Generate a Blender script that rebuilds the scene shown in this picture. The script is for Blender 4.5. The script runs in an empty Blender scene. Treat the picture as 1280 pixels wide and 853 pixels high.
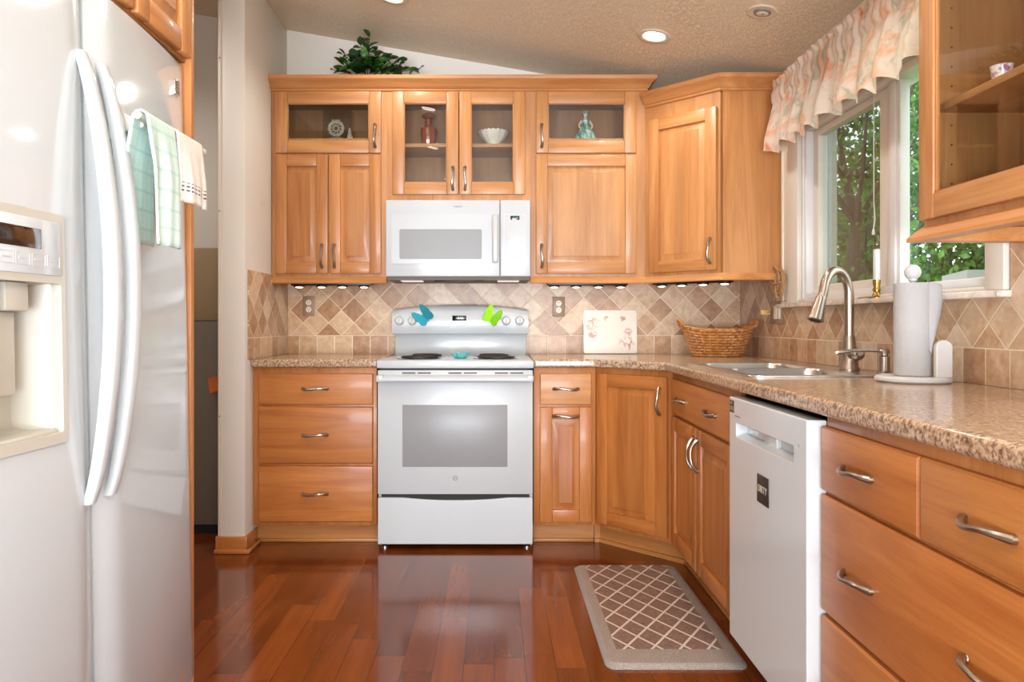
import bpy, bmesh, math, random
from mathutils import Vector, Matrix
PI = math.pi
random.seed(7)
SC = bpy.context.scene
COL = SC.collection

# ------------------------------------------------------------------ camera
EYE = 1.097
cam_d = bpy.data.cameras.new('camera')
cam_d.sensor_width = 36.0
cam_d.lens = 930 / 1280 * 36.0
cam_d.shift_x = 22 / 1280
cam_d.shift_y = -23 / 1280
cam_d.clip_start = 0.02
cam = bpy.data.objects.new('camera', cam_d)
cam.location = (0, 0, EYE)
cam.rotation_euler = (PI / 2, 0, 0)
COL.objects.link(cam)
SC.camera = cam

# ------------------------------------------------------------------ exposure, world, added rear fill
SC.view_settings.view_transform = 'Standard'
SC.view_settings.look = 'None'
SC.view_settings.gamma = 1.0
SC.view_settings.use_curve_mapping = False
SC.view_settings.exposure = 0.2
SC.cycles.use_denoising = True
SC.cycles.max_bounces = 10
SC.cycles.diffuse_bounces = 5
SC.cycles.glossy_bounces = 5
SC.cycles.transmission_bounces = 8
SC.cycles.transparent_max_bounces = 16
SC.cycles.sample_clamp_indirect = 6.0
SC.cycles.caustics_reflective = False
SC.cycles.caustics_refractive = False

world = bpy.data.worlds.new('sky')
SC.world = world
world.use_nodes = True
bg = world.node_tree.nodes['Background']
bg.inputs[0].default_value = (0.86, 0.93, 1.0, 1)
bg.inputs[1].default_value = 3.2


def lamp(name, kind, loc, energy, color=(1, 1, 1), rot=(0, 0, 0), size=None, size_y=None, spot=None, radius=None):
    d = bpy.data.lights.new(name, kind)
    d.energy = energy
    d.color = color
    if kind == 'AREA':
        d.shape = 'RECTANGLE'
        d.size = size
        d.size_y = size_y or size
    if kind == 'SPOT':
        d.spot_size = spot
        d.spot_blend = 0.6
    if radius is not None:
        d.shadow_soft_size = radius
    o = bpy.data.objects.new(name, d)
    o.location = loc
    o.rotation_euler = rot
    COL.objects.link(o)
    return o


# added fill lamp, set in an unseen window behind the camera
lamp('rear_fill', 'AREA', (-0.1, -2.62, 1.25), 60, (0.86, 0.95, 1.08), (PI / 2, 0, 0), 2.7, 1.95)
# added lamp tilted upward from that window to brighten the ceiling
lamp('ceiling_fill', 'AREA', (-0.1, -2.58, 0.8), 420, (0.88, 0.95, 1.05), (PI / 2 + 1.1, 0, 0), 2.6, 1.3)
# ceiling can positions (x, y), lit by build_can(); the last is added hall fill
CANS = [(-0.49, 3.56), (0.75, 3.49), (-0.48, 2.5), (0.79, 2.31), (-0.55, 1.24), (0.8, 1.1), (-0.5, -0.2), (0.75, -0.2), (-0.5, -1.6), (0.75, -1.6), (-2.05, 3.0)]
CAN_W = 20
PUCK_W = 0.26


def ceil_z(x):
    return 2.573 - 0.172 * x


# ------------------------------------------------------------------ helpers
def lin(c):
    return tuple((v / 12.92 if v <= 0.04045 else ((v + 0.055) / 1.055) ** 2.4) for v in c)


def C(h):
    h = h.lstrip('#')
    return lin(tuple(int(h[i:i + 2], 16) / 255 for i in (0, 2, 4))) + (1.0,)


class MB:
    """collects shapes and links them as ONE mesh object"""
    def __init__(self):
        self.v, self.f, self.m = [], [], []

    def add(self, vs, fs, mat=0):
        o = len(self.v)
        self.v += [tuple(p) for p in vs]
        self.f += [tuple(i + o for i in f) for f in fs]
        self.m += [mat] * len(fs)
        return self

    def addbm(self, bm, mat=0):
        bm.verts.index_update()
        self.add([v.co[:] for v in bm.verts], [[v.index for v in f.verts] for f in bm.faces], mat)
        bm.free()
        return self

    def box(self, x0, x1, y0, y1, z0, z1, b=0.0, seg=2, mat=0):
        bm = bmesh.new()
        bmesh.ops.create_cube(bm, size=1.0)
        for v in bm.verts:
            v.co = Vector(((x0 + x1) / 2 + v.co.x * (x1 - x0), (y0 + y1) / 2 + v.co.y * (y1 - y0), (z0 + z1) / 2 + v.co.z * (z1 - z0)))
        if b > 0:
            b = min(b, 0.49 * min(abs(x1 - x0), abs(y1 - y0), abs(z1 - z0)))
            bmesh.ops.bevel(bm, geom=bm.edges[:], offset=b, segments=seg, affect='EDGES', profile=0.5)
        return self.addbm(bm, mat)

    def loft(self, loops, mat=0, caps=True, closed=True):
        n = len(loops[0])
        vs = [p for l in loops for p in l]
        fs = []
        for k in range(len(loops) - 1):
            for i in range(n if closed else n - 1):
                j = (i + 1) % n
                fs.append((k * n + i, k * n + j, (k + 1) * n + j, (k + 1) * n + i))
        if caps:
            fs.append(tuple(range(n))[::-1])
            fs.append(tuple(range((len(loops) - 1) * n, len(loops) * n)))
        return self.add(vs, fs, mat)

    def prism(self, poly, plane, a, b, mat=0):
        def p3(p, t):
            return {'XY': (p[0], p[1], t), 'XZ': (p[0], t, p[1]), 'YZ': (t, p[0], p[1])}[plane]
        return self.loft([[p3(p, a) for p in poly], [p3(p, b) for p in poly]], mat)

    def plate(self, outer, holes, plane, a, b, mat=0):
        """flat plate with holes, thickness a..b"""
        def p3(p, t):
            return {'XY': (p[0], p[1], t), 'XZ': (p[0], t, p[1]), 'YZ': (t, p[0], p[1])}[plane]
        bm = bmesh.new()
        es = []
        for loop in [outer] + holes:
            vs = [bm.verts.new(p3(p, a)) for p in loop]
            for i in range(len(vs)):
                es.append(bm.edges.new((vs[i], vs[(i + 1) % len(vs)])))
        bmesh.ops.triangle_fill(bm, edges=es, use_beauty=True)
        r = bmesh.ops.extrude_face_region(bm, geom=bm.faces[:])
        d = Vector(p3((0, 0), b - a))
        for g in r['geom']:
            if isinstance(g, bmesh.types.BMVert):
                g.co += d
        return self.addbm(bm, mat)

    def tube(self, pts, r, n=10, mat=0, caps=True, flat=1.0, up=None):
        pts = [Vector(p) for p in pts]
        rs = r if isinstance(r, (list, tuple)) else [r] * len(pts)
        loops = []
        prev = None
        for i, p in enumerate(pts):
            t = (pts[min(i + 1, len(pts) - 1)] - pts[max(i - 1, 0)]).normalized()
            if prev is None:
                u = Vector(up) if up else (Vector((0, 0, 1)) if abs(t.z) < 0.9 else Vector((1, 0, 0)))
            else:
                u = prev
            u = (u - t * u.dot(t)).normalized()
            prev = u
            w = t.cross(u)
            loops.append([p + u * (math.cos(2 * PI * k / n) * rs[i]) + w * (math.sin(2 * PI * k / n) * rs[i] * flat) for k in range(n)])
        return self.loft(loops, mat, caps)

    def lathe(self, prof, c=(0, 0, 0), n=28, mat=0, axis='Z', wav=None):
        loops = []
        for k, (r, z) in enumerate(prof):
            l = []
            for i in range(n):
                a = 2 * PI * i / n
                rr = r * (1 + (wav(a, k / max(1, len(prof) - 1)) if wav else 0))
                x, y = rr * math.cos(a), rr * math.sin(a)
                q = {'Z': (x, y, z), 'Y': (x, z, -y), 'X': (z, x, y)}[axis]
                l.append((c[0] + q[0], c[1] + q[1], c[2] + q[2]))
            loops.append(l)
        return self.loft(loops, mat)

    def ball(self, c, r, n=16, mat=0, s=(1, 1, 1)):
        bm = bmesh.new()
        bmesh.ops.create_uvsphere(bm, u_segments=n, v_segments=max(6, n // 2), radius=1)
        for v in bm.verts:
            v.co = Vector((c[0] + v.co.x * r * s[0], c[1] + v.co.y * r * s[1], c[2] + v.co.z * r * s[2]))
        return self.addbm(bm, mat)

    def build(self, name, mats, parent=None, loc=(0, 0, 0), rot=(0, 0, 0), tone=None, sharp=35, bevel=None, fix=True):
        me = bpy.data.meshes.new(name)
        me.from_pydata(self.v, [], self.f)
        if not isinstance(mats, (list, tuple)):
            mats = [mats]
        for m in mats:
            me.materials.append(m)
        me.polygons.foreach_set('material_index', self.m)
        if fix:
            bm = bmesh.new()
            bm.from_mesh(me)
            bmesh.ops.recalc_face_normals(bm, faces=bm.faces[:])
            bm.to_mesh(me)
            bm.free()
        me.polygons.foreach_set('use_smooth', [True] * len(me.polygons))
        if sharp:
            me.set_sharp_from_angle(angle=math.radians(sharp))
        me.update()
        o = bpy.data.objects.new(name, me)
        o.location = loc
        o.rotation_euler = rot
        if parent:
            o.parent = parent
        if tone is not None:
            o.color = (tone[0], tone[1], tone[2], 1) if isinstance(tone, (list, tuple)) else (tone, tone, tone, 1)
        COL.objects.link(o)
        if bevel:
            md = o.modifiers.new('edge', 'BEVEL')
            md.width = bevel
            md.segments = 3
            md.limit_method = 'ANGLE'
            md.angle_limit = math.radians(40)
            md.harden_normals = True
        return o


def tag(o, label, cat, group=None):
    o['label'] = label
    o['category'] = cat
    if group:
        o['group'] = group
    return o


def thing(name, label, cat, loc=(0, 0, 0), rot=(0, 0, 0), group=None):
    o = bpy.data.objects.new(name, None)
    o.empty_display_size = 0.05
    o.location = loc
    o.rotation_euler = rot
    COL.objects.link(o)
    return tag(o, label, cat, group)


def struct(o, kind='structure'):
    o['kind'] = kind
    return o


def rrect(x0, x1, y0, y1, r, n=6):
    out = []
    for cx, cy, a0 in ((x1 - r, y1 - r, 0), (x0 + r, y1 - r, 90), (x0 + r, y0 + r, 180), (x1 - r, y0 + r, 270)):
        for k in range(n + 1):
            a = math.radians(a0 + 90 * k / n)
            out.append((cx + r * math.cos(a), cy + r * math.sin(a)))
    return out


def text_obj(name, s, size, mat, parent, loc, rot, extrude=0.0006, xscale=1.0, align='CENTER'):
    cu = bpy.data.curves.new(name, 'FONT')
    cu.body = s
    cu.size = size
    cu.extrude = extrude
    cu.align_x = align
    cu.align_y = 'CENTER'
    cu.resolution_u = 3
    t = bpy.data.objects.new(name + '_src', cu)
    COL.objects.link(t)
    dg = bpy.context.evaluated_depsgraph_get()
    me = bpy.data.meshes.new_from_object(t.evaluated_get(dg))
    bpy.data.objects.remove(t)
    for v in me.vertices:
        v.co.x *= xscale
    me.materials.clear()
    me.materials.append(mat)
    o = bpy.data.objects.new(name, me)
    o.parent = parent
    o.location = loc
    o.rotation_euler = rot
    COL.objects.link(o)
    return o


# ------------------------------------------------------------------ materials
class G:
    def __init__(self, name):
        self.mat = bpy.data.materials.new(name)
        self.mat.use_nodes = True
        self.t = self.mat.node_tree
        self.t.nodes.clear()
        self.out = self.t.nodes.new('ShaderNodeOutputMaterial')

    def put(self, sock, val):
        if val is None:
            return
        if isinstance(val, bpy.types.NodeSocket):
            self.t.links.new(val, sock)
        else:
            try:
                sock.default_value = val
            except Exception:
                sock.default_value = tuple(val)[:3]

    def n(self, typ, ins=None, **attrs):
        nd = self.t.nodes.new(typ)
        for k, v in attrs.items():
            setattr(nd, k, v)
        for k, v in (ins or {}).items():
            self.put(nd.inputs[k], v)
        return nd

    def math(self, op, a, b=None, c=None):
        nd = self.n('ShaderNodeMath', operation=op)
        self.put(nd.inputs[0], a)
        self.put(nd.inputs[1], b)
        self.put(nd.inputs[2], c)
        return nd.outputs[0]

    def mix(self, fac, a, b, blend='MIX'):
        nd = self.n('ShaderNodeMix', data_type='RGBA', blend_type=blend)
        self.put(nd.inputs[0], fac)
        self.put(nd.inputs[6], a)
        self.put(nd.inputs[7], b)
        return nd.outputs[2]

    def ramp(self, fac, stops, interp='LINEAR'):
        nd = self.n('ShaderNodeValToRGB', {'Fac': fac})
        cr = nd.color_ramp
        cr.interpolation = interp
        while len(cr.elements) < len(stops):
            cr.elements.new(0.5)
        for e, (p, c) in zip(cr.elements, stops):
            e.position = p
            e.color = c
        return nd.outputs[0]

    def noise(self, vec, scale, detail=4, rough=0.55, dist=0.0):
        return self.n('ShaderNodeTexNoise', {'Vector': vec, 'Scale': scale, 'Detail': detail, 'Roughness': rough, 'Distortion': dist}).outputs[0]

    def xyz(self, vec):
        return self.n('ShaderNodeSeparateXYZ', {0: vec}).outputs

    def comb(self, x=0.0, y=0.0, z=0.0):
        return self.n('ShaderNodeCombineXYZ', {0: x, 1: y, 2: z}).outputs[0]

    def obj(self):
        return self.n('ShaderNodeTexCoord').outputs['Object']

    def pos(self):
        return self.n('ShaderNodeNewGeometry').outputs['Position']

    def bump(self, h, strength=0.3, dist=0.01):
        return self.n('ShaderNodeBump', {'Height': h, 'Strength': strength, 'Distance': dist}).outputs[0]

    def surf(self, sh):
        self.t.links.new(sh, self.out.inputs[0])
        return self.mat

    def bsdf(self, color, rough=0.5, metal=0.0, normal=None, coat=0.0, spec=0.5, extra=None):
        nd = self.n('ShaderNodeBsdfPrincipled')
        self.put(nd.inputs['Base Color'], color)
        self.put(nd.inputs['Roughness'], rough)
        self.put(nd.inputs['Metallic'], metal)
        self.put(nd.inputs['Specular IOR Level'], spec)
        self.put(nd.inputs['Coat Weight'], coat)
        self.put(nd.inputs['Coat Roughness'], 0.08)
        if normal is not None:
            self.put(nd.inputs['Normal'], normal)
        for k, v in (extra or {}).items():
            self.put(nd.inputs[k], v)
        return nd.outputs[0]


def simple(name, hexc, rough=0.5, metal=0.0, coat=0.0, spec=0.5, var=0.03, **extra):
    """plain material with a faint procedural mottling"""
    g = G(name)
    c = C(hexc)
    nz = g.noise(g.obj(), 30.0, 2)
    col = g.mix(nz, tuple(v * (1 - var) for v in c[:3]) + (1,), tuple(min(1, v * (1 + var)) for v in c[:3]) + (1,))
    return g.surf(g.bsdf(col, rough, metal, None, coat, spec, extra))


def emitter(name, color, strength):
    g = G(name)
    e = g.n('ShaderNodeEmission', {'Color': color + (1,), 'Strength': strength})
    return g.surf(e.outputs[0])


def wood(name, axis, a='#a06636', b='#c7905a', strips=False, rough=0.4, stripw=0.075):
    """maple: grain runs along the object's own X or Z"""
    g = G(name)
    oi = g.n('ShaderNodeObjectInfo')
    off = g.n('ShaderNodeVectorMath', {0: g.comb(oi.outputs['Random'], g.math('MULTIPLY', oi.outputs['Random'], 7.3), g.math('MULTIPLY', oi.outputs['Random'], 3.1)), 1: (9, 9, 9)}, operation='MULTIPLY').outputs[0]
    co = g.n('ShaderNodeVectorMath', {0: g.obj(), 1: off}, operation='ADD').outputs[0]
    sc = {'Z': (11, 11, 1.0), 'X': (1.0, 11, 11), 'Y': (11, 1.0, 11)}[axis]
    fine = {'Z': (160, 160, 4), 'X': (4, 160, 160), 'Y': (160, 4, 160)}[axis]
    m1 = g.n('ShaderNodeMapping', {'Vector': co, 'Scale': sc}).outputs[0]
    m2 = g.n('ShaderNodeMapping', {'Vector': co, 'Scale': fine}).outputs[0]
    n1 = g.noise(m1, 1.0, 5, 0.6, 1.2)
    n2 = g.noise(m2, 1.0, 3, 0.6, 0.2)
    f = g.math('ADD', g.math('MULTIPLY', n1, 0.75), g.math('MULTIPLY', n2, 0.25))
    col = g.ramp(f, [(0.30, C(a)), (0.66, C(b))])
    if strips:
        x = g.xyz(co)[0 if axis == 'Z' else 2]
        cell = g.math('FLOOR', g.math('DIVIDE', x, stripw))
        wn = g.n('ShaderNodeTexWhiteNoise', {'W': cell}, noise_dimensions='1D').outputs[0]
        k = g.math('ADD', 0.86, g.math('MULTIPLY', wn, 0.24))
        col = g.mix(1.0, col, g.comb(k, k, k), 'MULTIPLY')
    # dark mineral flecks
    fl = g.noise(g.n('ShaderNodeMapping', {'Vector': co, 'Scale': tuple(v * 2.6 for v in sc)}).outputs[0], 1.0, 6, 0.7, 2.0)
    col = g.mix(g.ramp(fl, [(0.66, (0, 0, 0, 1)), (0.8, (0.5, 0.5, 0.5, 1))]), col, C('#8d5426'))
    r = g.math('ADD', 0.93, g.math('MULTIPLY', oi.outputs['Random'], 0.14))
    col = g.mix(1.0, col, g.comb(r, r, r), 'MULTIPLY')
    col = g.mix(1.0, col, oi.outputs['Color'], 'MULTIPLY')
    return g.surf(g.bsdf(col, rough, 0, g.bump(n2, 0.05, 0.002), 0.08, 0.4))


def tile_mat(name, axis, v0, grout='#dcccb4'):
    g = G(name)
    p = g.xyz(g.pos())
    u = p[0 if axis == 'X' else 1]
    v = g.math('SUBTRACT', p[2], v0)
    S = 0.105
    # bottom course: upright squares
    cu = g.math('DIVIDE', u, 0.1015)
    fu = g.math('FRACT', cu)
    eu = g.math('MULTIPLY', g.math('MINIMUM', fu, g.math('SUBTRACT', 1.0, fu)), 0.1015)
    e1 = g.math('MINIMUM', eu, g.math('ABSOLUTE', g.math('SUBTRACT', v, S)))
    # field: tiles set on the diagonal
    vv = g.math('SUBTRACT', v, S)
    a = g.math('DIVIDE', g.math('ADD', u, vv), 0.146)
    b = g.math('DIVIDE', g.math('SUBTRACT', u, vv), 0.146)
    fa, fb = g.math('FRACT', a), g.math('FRACT', b)
    ea = g.math('MINIMUM', fa, g.math('SUBTRACT', 1.0, fa))
    eb = g.math('MINIMUM', fb, g.math('SUBTRACT', 1.0, fb))
    e2 = g.math('MINIMUM', g.math('MULTIPLY', g.math('MINIMUM', ea, eb), 0.103), g.math('ABSOLUTE', vv))
    top = g.math('GREATER_THAN', v, S)
    edge = g.math('ADD', g.math('MULTIPLY', e2, top), g.math('MULTIPLY', e1, g.math('SUBTRACT', 1.0, top)))
    c1 = g.comb(g.math('FLOOR', cu), 3.0, 0.5)
    c2 = g.comb(g.math('FLOOR', a), g.math('FLOOR', b), 9.5)
    w1 = g.n('ShaderNodeTexWhiteNoise', {'Vector': c1}, noise_dimensions='3D').outputs[0]
    w2 = g.n('ShaderNodeTexWhiteNoise', {'Vector': c2}, noise_dimensions='3D').outputs[0]
    w = g.math('ADD', g.math('MULTIPLY', w2, top), g.math('MULTIPLY', w1, g.math('SUBTRACT', 1.0, top)))
    n1 = g.noise(g.pos(), 22.0, 6, 0.62, 0.6)
    n2 = g.noise(g.pos(), 70.0, 4, 0.6)
    t = g.math('ADD', g.math('MULTIPLY', w, 0.36), g.math('ADD', g.math('MULTIPLY', n1, 0.62), g.math('MULTIPLY', n2, 0.16)))
    col = g.ramp(t, [(0.34, C('#9a7354')), (0.48, C('#b08a68')), (0.62, C('#c3a382')), (0.8, C('#d6bfa2'))])
    gm = g.math('LESS_THAN', edge, 0.0018)
    col = g.mix(gm, col, C(grout))
    h = g.math('MINIMUM', g.math('MULTIPLY', edge, 250.0), 1.0)
    return g.surf(g.bsdf(col, 0.32, 0, g.bump(h, 0.35, 0.002), 0, 0.45))


def thin_glass(name, tint=(0.93, 0.95, 0.94), refl=0.06, rough=0.0, ior=1.5):
    g = G(name)
    tr = g.n('ShaderNodeBsdfTransparent', {'Color': tint + (1,)}).outputs[0]
    gl = g.n('ShaderNodeBsdfGlossy', {'Color': (1, 1, 1, 1), 'Roughness': rough}).outputs[0]
    fr = g.n('ShaderNodeFresnel', {'IOR': ior}).outputs[0]
    bf = g.n('ShaderNodeNewGeometry').outputs['Backfacing']
    k = g.math('MULTIPLY', g.math('MINIMUM', g.math('ADD', g.math('MULTIPLY', fr, 1.0), refl * 0.05), 1.0), g.math('SUBTRACT', 1.0, bf))
    mx = g.n('ShaderNodeMixShader', {0: k, 1: tr, 2: gl}).outputs[0]
    return g.surf(mx)


M = {}
M['wood_v'] = wood('maple_vertical', 'Z')
M['wood_h'] = wood('maple_horizontal', 'X')
M['wood_y'] = wood('maple_depth', 'Y')
M['wood_panel'] = wood('maple_panel', 'Z', strips=True)
M['wood_slab'] = wood('maple_slab', 'X', strips=False)
M['wood_in'] = wood('maple_interior', 'Z', a='#84532b', b='#a27041', rough=0.45)
M['base_wood'] = wood('oak_trim', 'X', a='#9c5c2a', b='#bd7a40', rough=0.3)
M['tile_x'] = tile_mat('tile_back', 'X', 0.918)
M['tile_y'] = tile_mat('tile_side', 'Y', 0.918)

g = G('cream_wall_paint')
nz = g.noise(g.pos(), 180.0, 2)
M['wall'] = g.surf(g.bsdf(C('#dcd6cb'), 0.55, 0, g.bump(nz, 0.06, 0.002)))
M['taupe_wall'] = simple('darkened_unseen_wall', '#8b7d6c', 0.7)  # unseen walls darkened so the cabinet glass reflects less
g = G('textured_tan_ceiling')
vz = g.n('ShaderNodeTexVoronoi', {'Vector': g.pos(), 'Scale': 42.0, 'Randomness': 1.0}, feature='SMOOTH_F1')
nz = g.noise(g.pos(), 60.0, 6, 0.7, 1.5)
hh = g.math('ADD', g.ramp(nz, [(0.42, (0, 0, 0, 1)), (0.58, (1, 1, 1, 1))]), g.math('MULTIPLY', vz.outputs[0], 0.6))
M['ceiling'] = g.surf(g.bsdf(C('#f1d8b5'), 0.34, 0, g.bump(hh, 0.68, 0.009), 0, 0.55))

# floor: glossy red-brown strip laminate, boards along Y
g = G('cherry_strip_floor')
p = g.xyz(g.pos())
W = 0.098
rx = g.math('DIVIDE', p[0], W)
row = g.math('FLOOR', rx)
rn = g.n('ShaderNodeTexWhiteNoise', {'W': row}, noise_dimensions='1D').outputs[0]
ry = g.math('ADD', g.math('DIVIDE', p[1], 0.62), g.math('MULTIPLY', rn, 7.0))
cell = g.comb(row, g.math('FLOOR', ry), 1.0)
wn = g.n('ShaderNodeTexWhiteNoise', {'Vector': cell}, noise_dimensions='3D')
fx_ = g.math('FRACT', rx)
ex = g.math('MULTIPLY', g.math('MINIMUM', fx_, g.math('SUBTRACT', 1.0, fx_)), W)
fy_ = g.math('FRACT', ry)
ey = g.math('MULTIPLY', g.math('MINIMUM', fy_, g.math('SUBTRACT', 1.0, fy_)), 0.62)
ed = g.math('MINIMUM', ex, ey)
voff = g.n('ShaderNodeVectorMath', {0: g.pos(), 1: g.n('ShaderNodeVectorMath', {0: wn.outputs[1], 1: (5, 5, 5)}, operation='MULTIPLY').outputs[0]}, operation='ADD').outputs[0]
gn = g.noise(g.n('ShaderNodeMapping', {'Vector': voff, 'Scale': (14, 1.3, 1)}).outputs[0], 1.0, 4, 0.5, 0.5)
gf = g.noise(g.n('ShaderNodeMapping', {'Vector': voff, 'Scale': (150, 6, 1)}).outputs[0], 1.0, 3, 0.6)
t = g.math('ADD', g.math('ADD', g.math('MULTIPLY', gn, 0.58), g.math('MULTIPLY', gf, 0.18)), g.math('MULTIPLY', wn.outputs[0], 0.28))
col = g.ramp(t, [(0.3, C('#57270d')), (0.55, C('#6f3513')), (0.8, C('#86461d'))])
col = g.mix(g.math('LESS_THAN', ed, 0.0011), col, C('#3d1c0c'))
M['floor'] = g.surf(g.bsdf(col, 0.12, 0, g.bump(gf, 0.02, 0.001), 0.0, 0.6))

# granite worktop
g = G('speckled_granite')
P = g.pos()
n1 = g.noise(P, 95.0, 4, 0.7)
n2 = g.noise(P, 220.0, 2, 0.6)
n3 = g.noise(P, 14.0, 3, 0.5)
v1 = g.n('ShaderNodeTexVoronoi', {'Vector': P, 'Scale': 170.0}).outputs[1]
col = g.ramp(n1, [(0.33, C('#4d3d30')), (0.44, C('#8e735a')), (0.53, C('#b99c80')), (0.68, C('#d6c3aa'))])
vsep = g.n('ShaderNodeSeparateColor', {0: v1}).outputs[0]
col = g.mix(g.ramp(vsep, [(0.0, (0.55, 0.55, 0.55, 1)), (0.12, (0, 0, 0, 1))], 'CONSTANT'), col, C('#3a2d26'))
col = g.mix(g.ramp(vsep, [(0.0, (0, 0, 0, 1)), (0.84, (0.6, 0.6, 0.6, 1))], 'CONSTANT'), col, C('#cdb698'))
col = g.mix(g.math('MULTIPLY', n3, 0.35), col, C('#b08e72'))
M['granite'] = g.surf(g.bsdf(col, 0.15, 0, None, 0.0, 0.4))

M['enamel'] = simple('white_enamel', '#bcc1c3', 0.22, coat=0.0, var=0.01)
M['dish_white'] = simple('dishwasher_white', '#cdd2d4', 0.16, coat=0.0, var=0.01)
M['fridge'] = simple('white_fridge_paint', '#c2c9cd', 0.08, coat=0.0, var=0.01)
M['plastic'] = simple('white_plastic', '#bdbebb', 0.35, var=0.01)
M['cream'] = simple('cream_plastic', '#bbb8ad', 0.4, var=0.01)
M['grey_white'] = simple('pale_grey_plastic', '#d3d4d2', 0.3, var=0.01)
M['key'] = simple('keypad_print', '#b9bbb9', 0.4)
M['print'] = simple('grey_print', '#77736f', 0.5)
M['black'] = simple('black_plastic', '#141312', 0.35)
M['gasket'] = simple('dark_gap', '#1d1b19', 0.7)
M['coil'] = simple('burner_coil', '#2b2522', 0.5, 0.3)
M['chrome'] = simple('chrome', '#d6d6d4', 0.12, 1.0)
M['steel'] = simple('stainless', '#c9c8c4', 0.24, 1.0)
M['nickel'] = simple('brushed_nickel', '#a89c8e', 0.3, 1.0)
M['brass'] = simple('brass', '#b08a45', 0.25, 1.0)
M['window_grey'] = simple('oven_window_glass', '#8e8f90', 0.3, coat=0.0, spec=0.3, var=0.02)
M['mw_window'] = simple('microwave_window', '#8f9191', 0.3, coat=0.0, spec=0.3, var=0.02)
M['display'] = simple('display_glass', '#0d0f0e', 0.1)
M['fridge_display'] = simple('dark_amber_display', '#2a1a10', 0.06, coat=1.0)
M['digits'] = emitter('lit_digits', (0.45, 0.9, 0.6), 0.9)
M['glass'] = thin_glass('cabinet_glass')
M['win_glass'] = thin_glass('window_glass', (0.94, 0.97, 0.95), 0.02, ior=1.35)
M['acrylic'] = thin_glass('clear_acrylic', (0.9, 0.88, 0.84), 0.1)
M['vinyl'] = simple('white_vinyl', '#dcdbd8', 0.35, var=0.01)
M['casing'] = simple('cream_casing', '#d6cdbf', 0.4, var=0.01)
M['brown_plate'] = simple('brown_plate', '#927761', 0.4)
M['ivory'] = simple('ivory_outlet', '#e2d8c4', 0.4)
M['puck'] = emitter('puck_lens', (1.0, 0.88, 0.7), 9.0)
M['can_lens'] = emitter('lit_can_lens', (1.0, 0.9, 0.76), 14.0)
M['can_trim'] = simple('white_can_trim', '#cdbca5', 0.4)
M['mw_lamp'] = emitter('cooktop_lamp_lens', (1.0, 0.95, 0.87), 0.75)
M['paper'] = simple('paper_towel', '#f1efec', 0.9, var=0.015)
M['white_wood'] = simple('white_painted_wood', '#c6c4c1', 0.4, var=0.01)
M['ceramic'] = simple('white_ceramic', '#e6ddd0', 0.2, coat=0.3)
M['teal'] = simple('teal_felt', '#1f93a8', 0.75)
M['lime'] = simple('lime_felt', '#96dc14', 0.75)
M['teal_dk'] = simple('teal_shade', '#17808f', 0.75)
M['lime_dk'] = simple('lime_shade', '#7cc016', 0.75)
M['soil'] = simple('dark_pot', '#221812', 0.8)
M['skin'] = simple('figurine_skin', '#e6c6ac', 0.35)
M['bulb'] = thin_glass('clear_bulb_glass', (0.9, 0.88, 0.85), 0.15)
M['cord'] = simple('tan_cord', '#a98257', 0.7)
M['gold_plug'] = simple('ivory_plug', '#cfae6e', 0.45)
M['label_brown'] = simple('brown_sign', '#2a1b16', 0.45)
M['sign_text'] = simple('pale_sign_text', '#cfc4b6', 0.5)
M['hall_box'] = simple('dark_grey_cabinet', '#6f6355', 0.6, var=0.08)
M['hall_box2'] = simple('brown_grey_panel', '#97815f', 0.6, var=0.06)

# ================================================================== the room
YW, XW, XS = 4.27, 1.415, -1.19      # back wall, right wall, stub wall
XL, YR = -3.2, -2.6                  # hall side wall, wall behind the camera

mb = MB(); mb.box(XL - 0.12, XW + 0.16, YR - 0.12, YW + 0.12, -0.12, 0.0)
struct(mb.build('floor', M['floor']))
mb = MB()
x0, x1 = XL - 0.12, XW + 0.16
mb.prism([(x0, ceil_z(x0)), (x1, ceil_z(x1)), (x1, ceil_z(x1) + 0.15), (x0, ceil_z(x0) + 0.15)], 'XZ', YR - 0.12, YW + 0.12)
struct(mb.build('ceiling', M['ceiling']))
mb = MB()
mb.prism([(x0, 0), (XW, 0), (XW, ceil_z(XW)), (x0, ceil_z(x0))], 'XZ', YW, YW + 0.12)
wall_back = struct(mb.build('wall_back', M['wall']))
# right wall with the window opening
WY0, WY1, WZ0, WZ1 = 2.115, 3.42, 1.185, 2.0
mb = MB()
zr = ceil_z(XW)
mb.plate([(YR, 0), (YW + 0.12, 0), (YW + 0.12, zr), (YR, zr)], [[(WY0, WZ0), (WY1, WZ0), (WY1, WZ1), (WY0, WZ1)]], 'YZ', XW, XW + 0.16)
wall_right = struct(mb.build('wall_right', M['wall']))
# stub wall at the end of the left worktop
mb = MB()
mb.box(XS - 0.123, XS, 3.55, YW, 0, ceil_z(XS) - 0.001, b=0.004)
wall_stub = struct(mb.build('wall_left', M['wall']))
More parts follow.
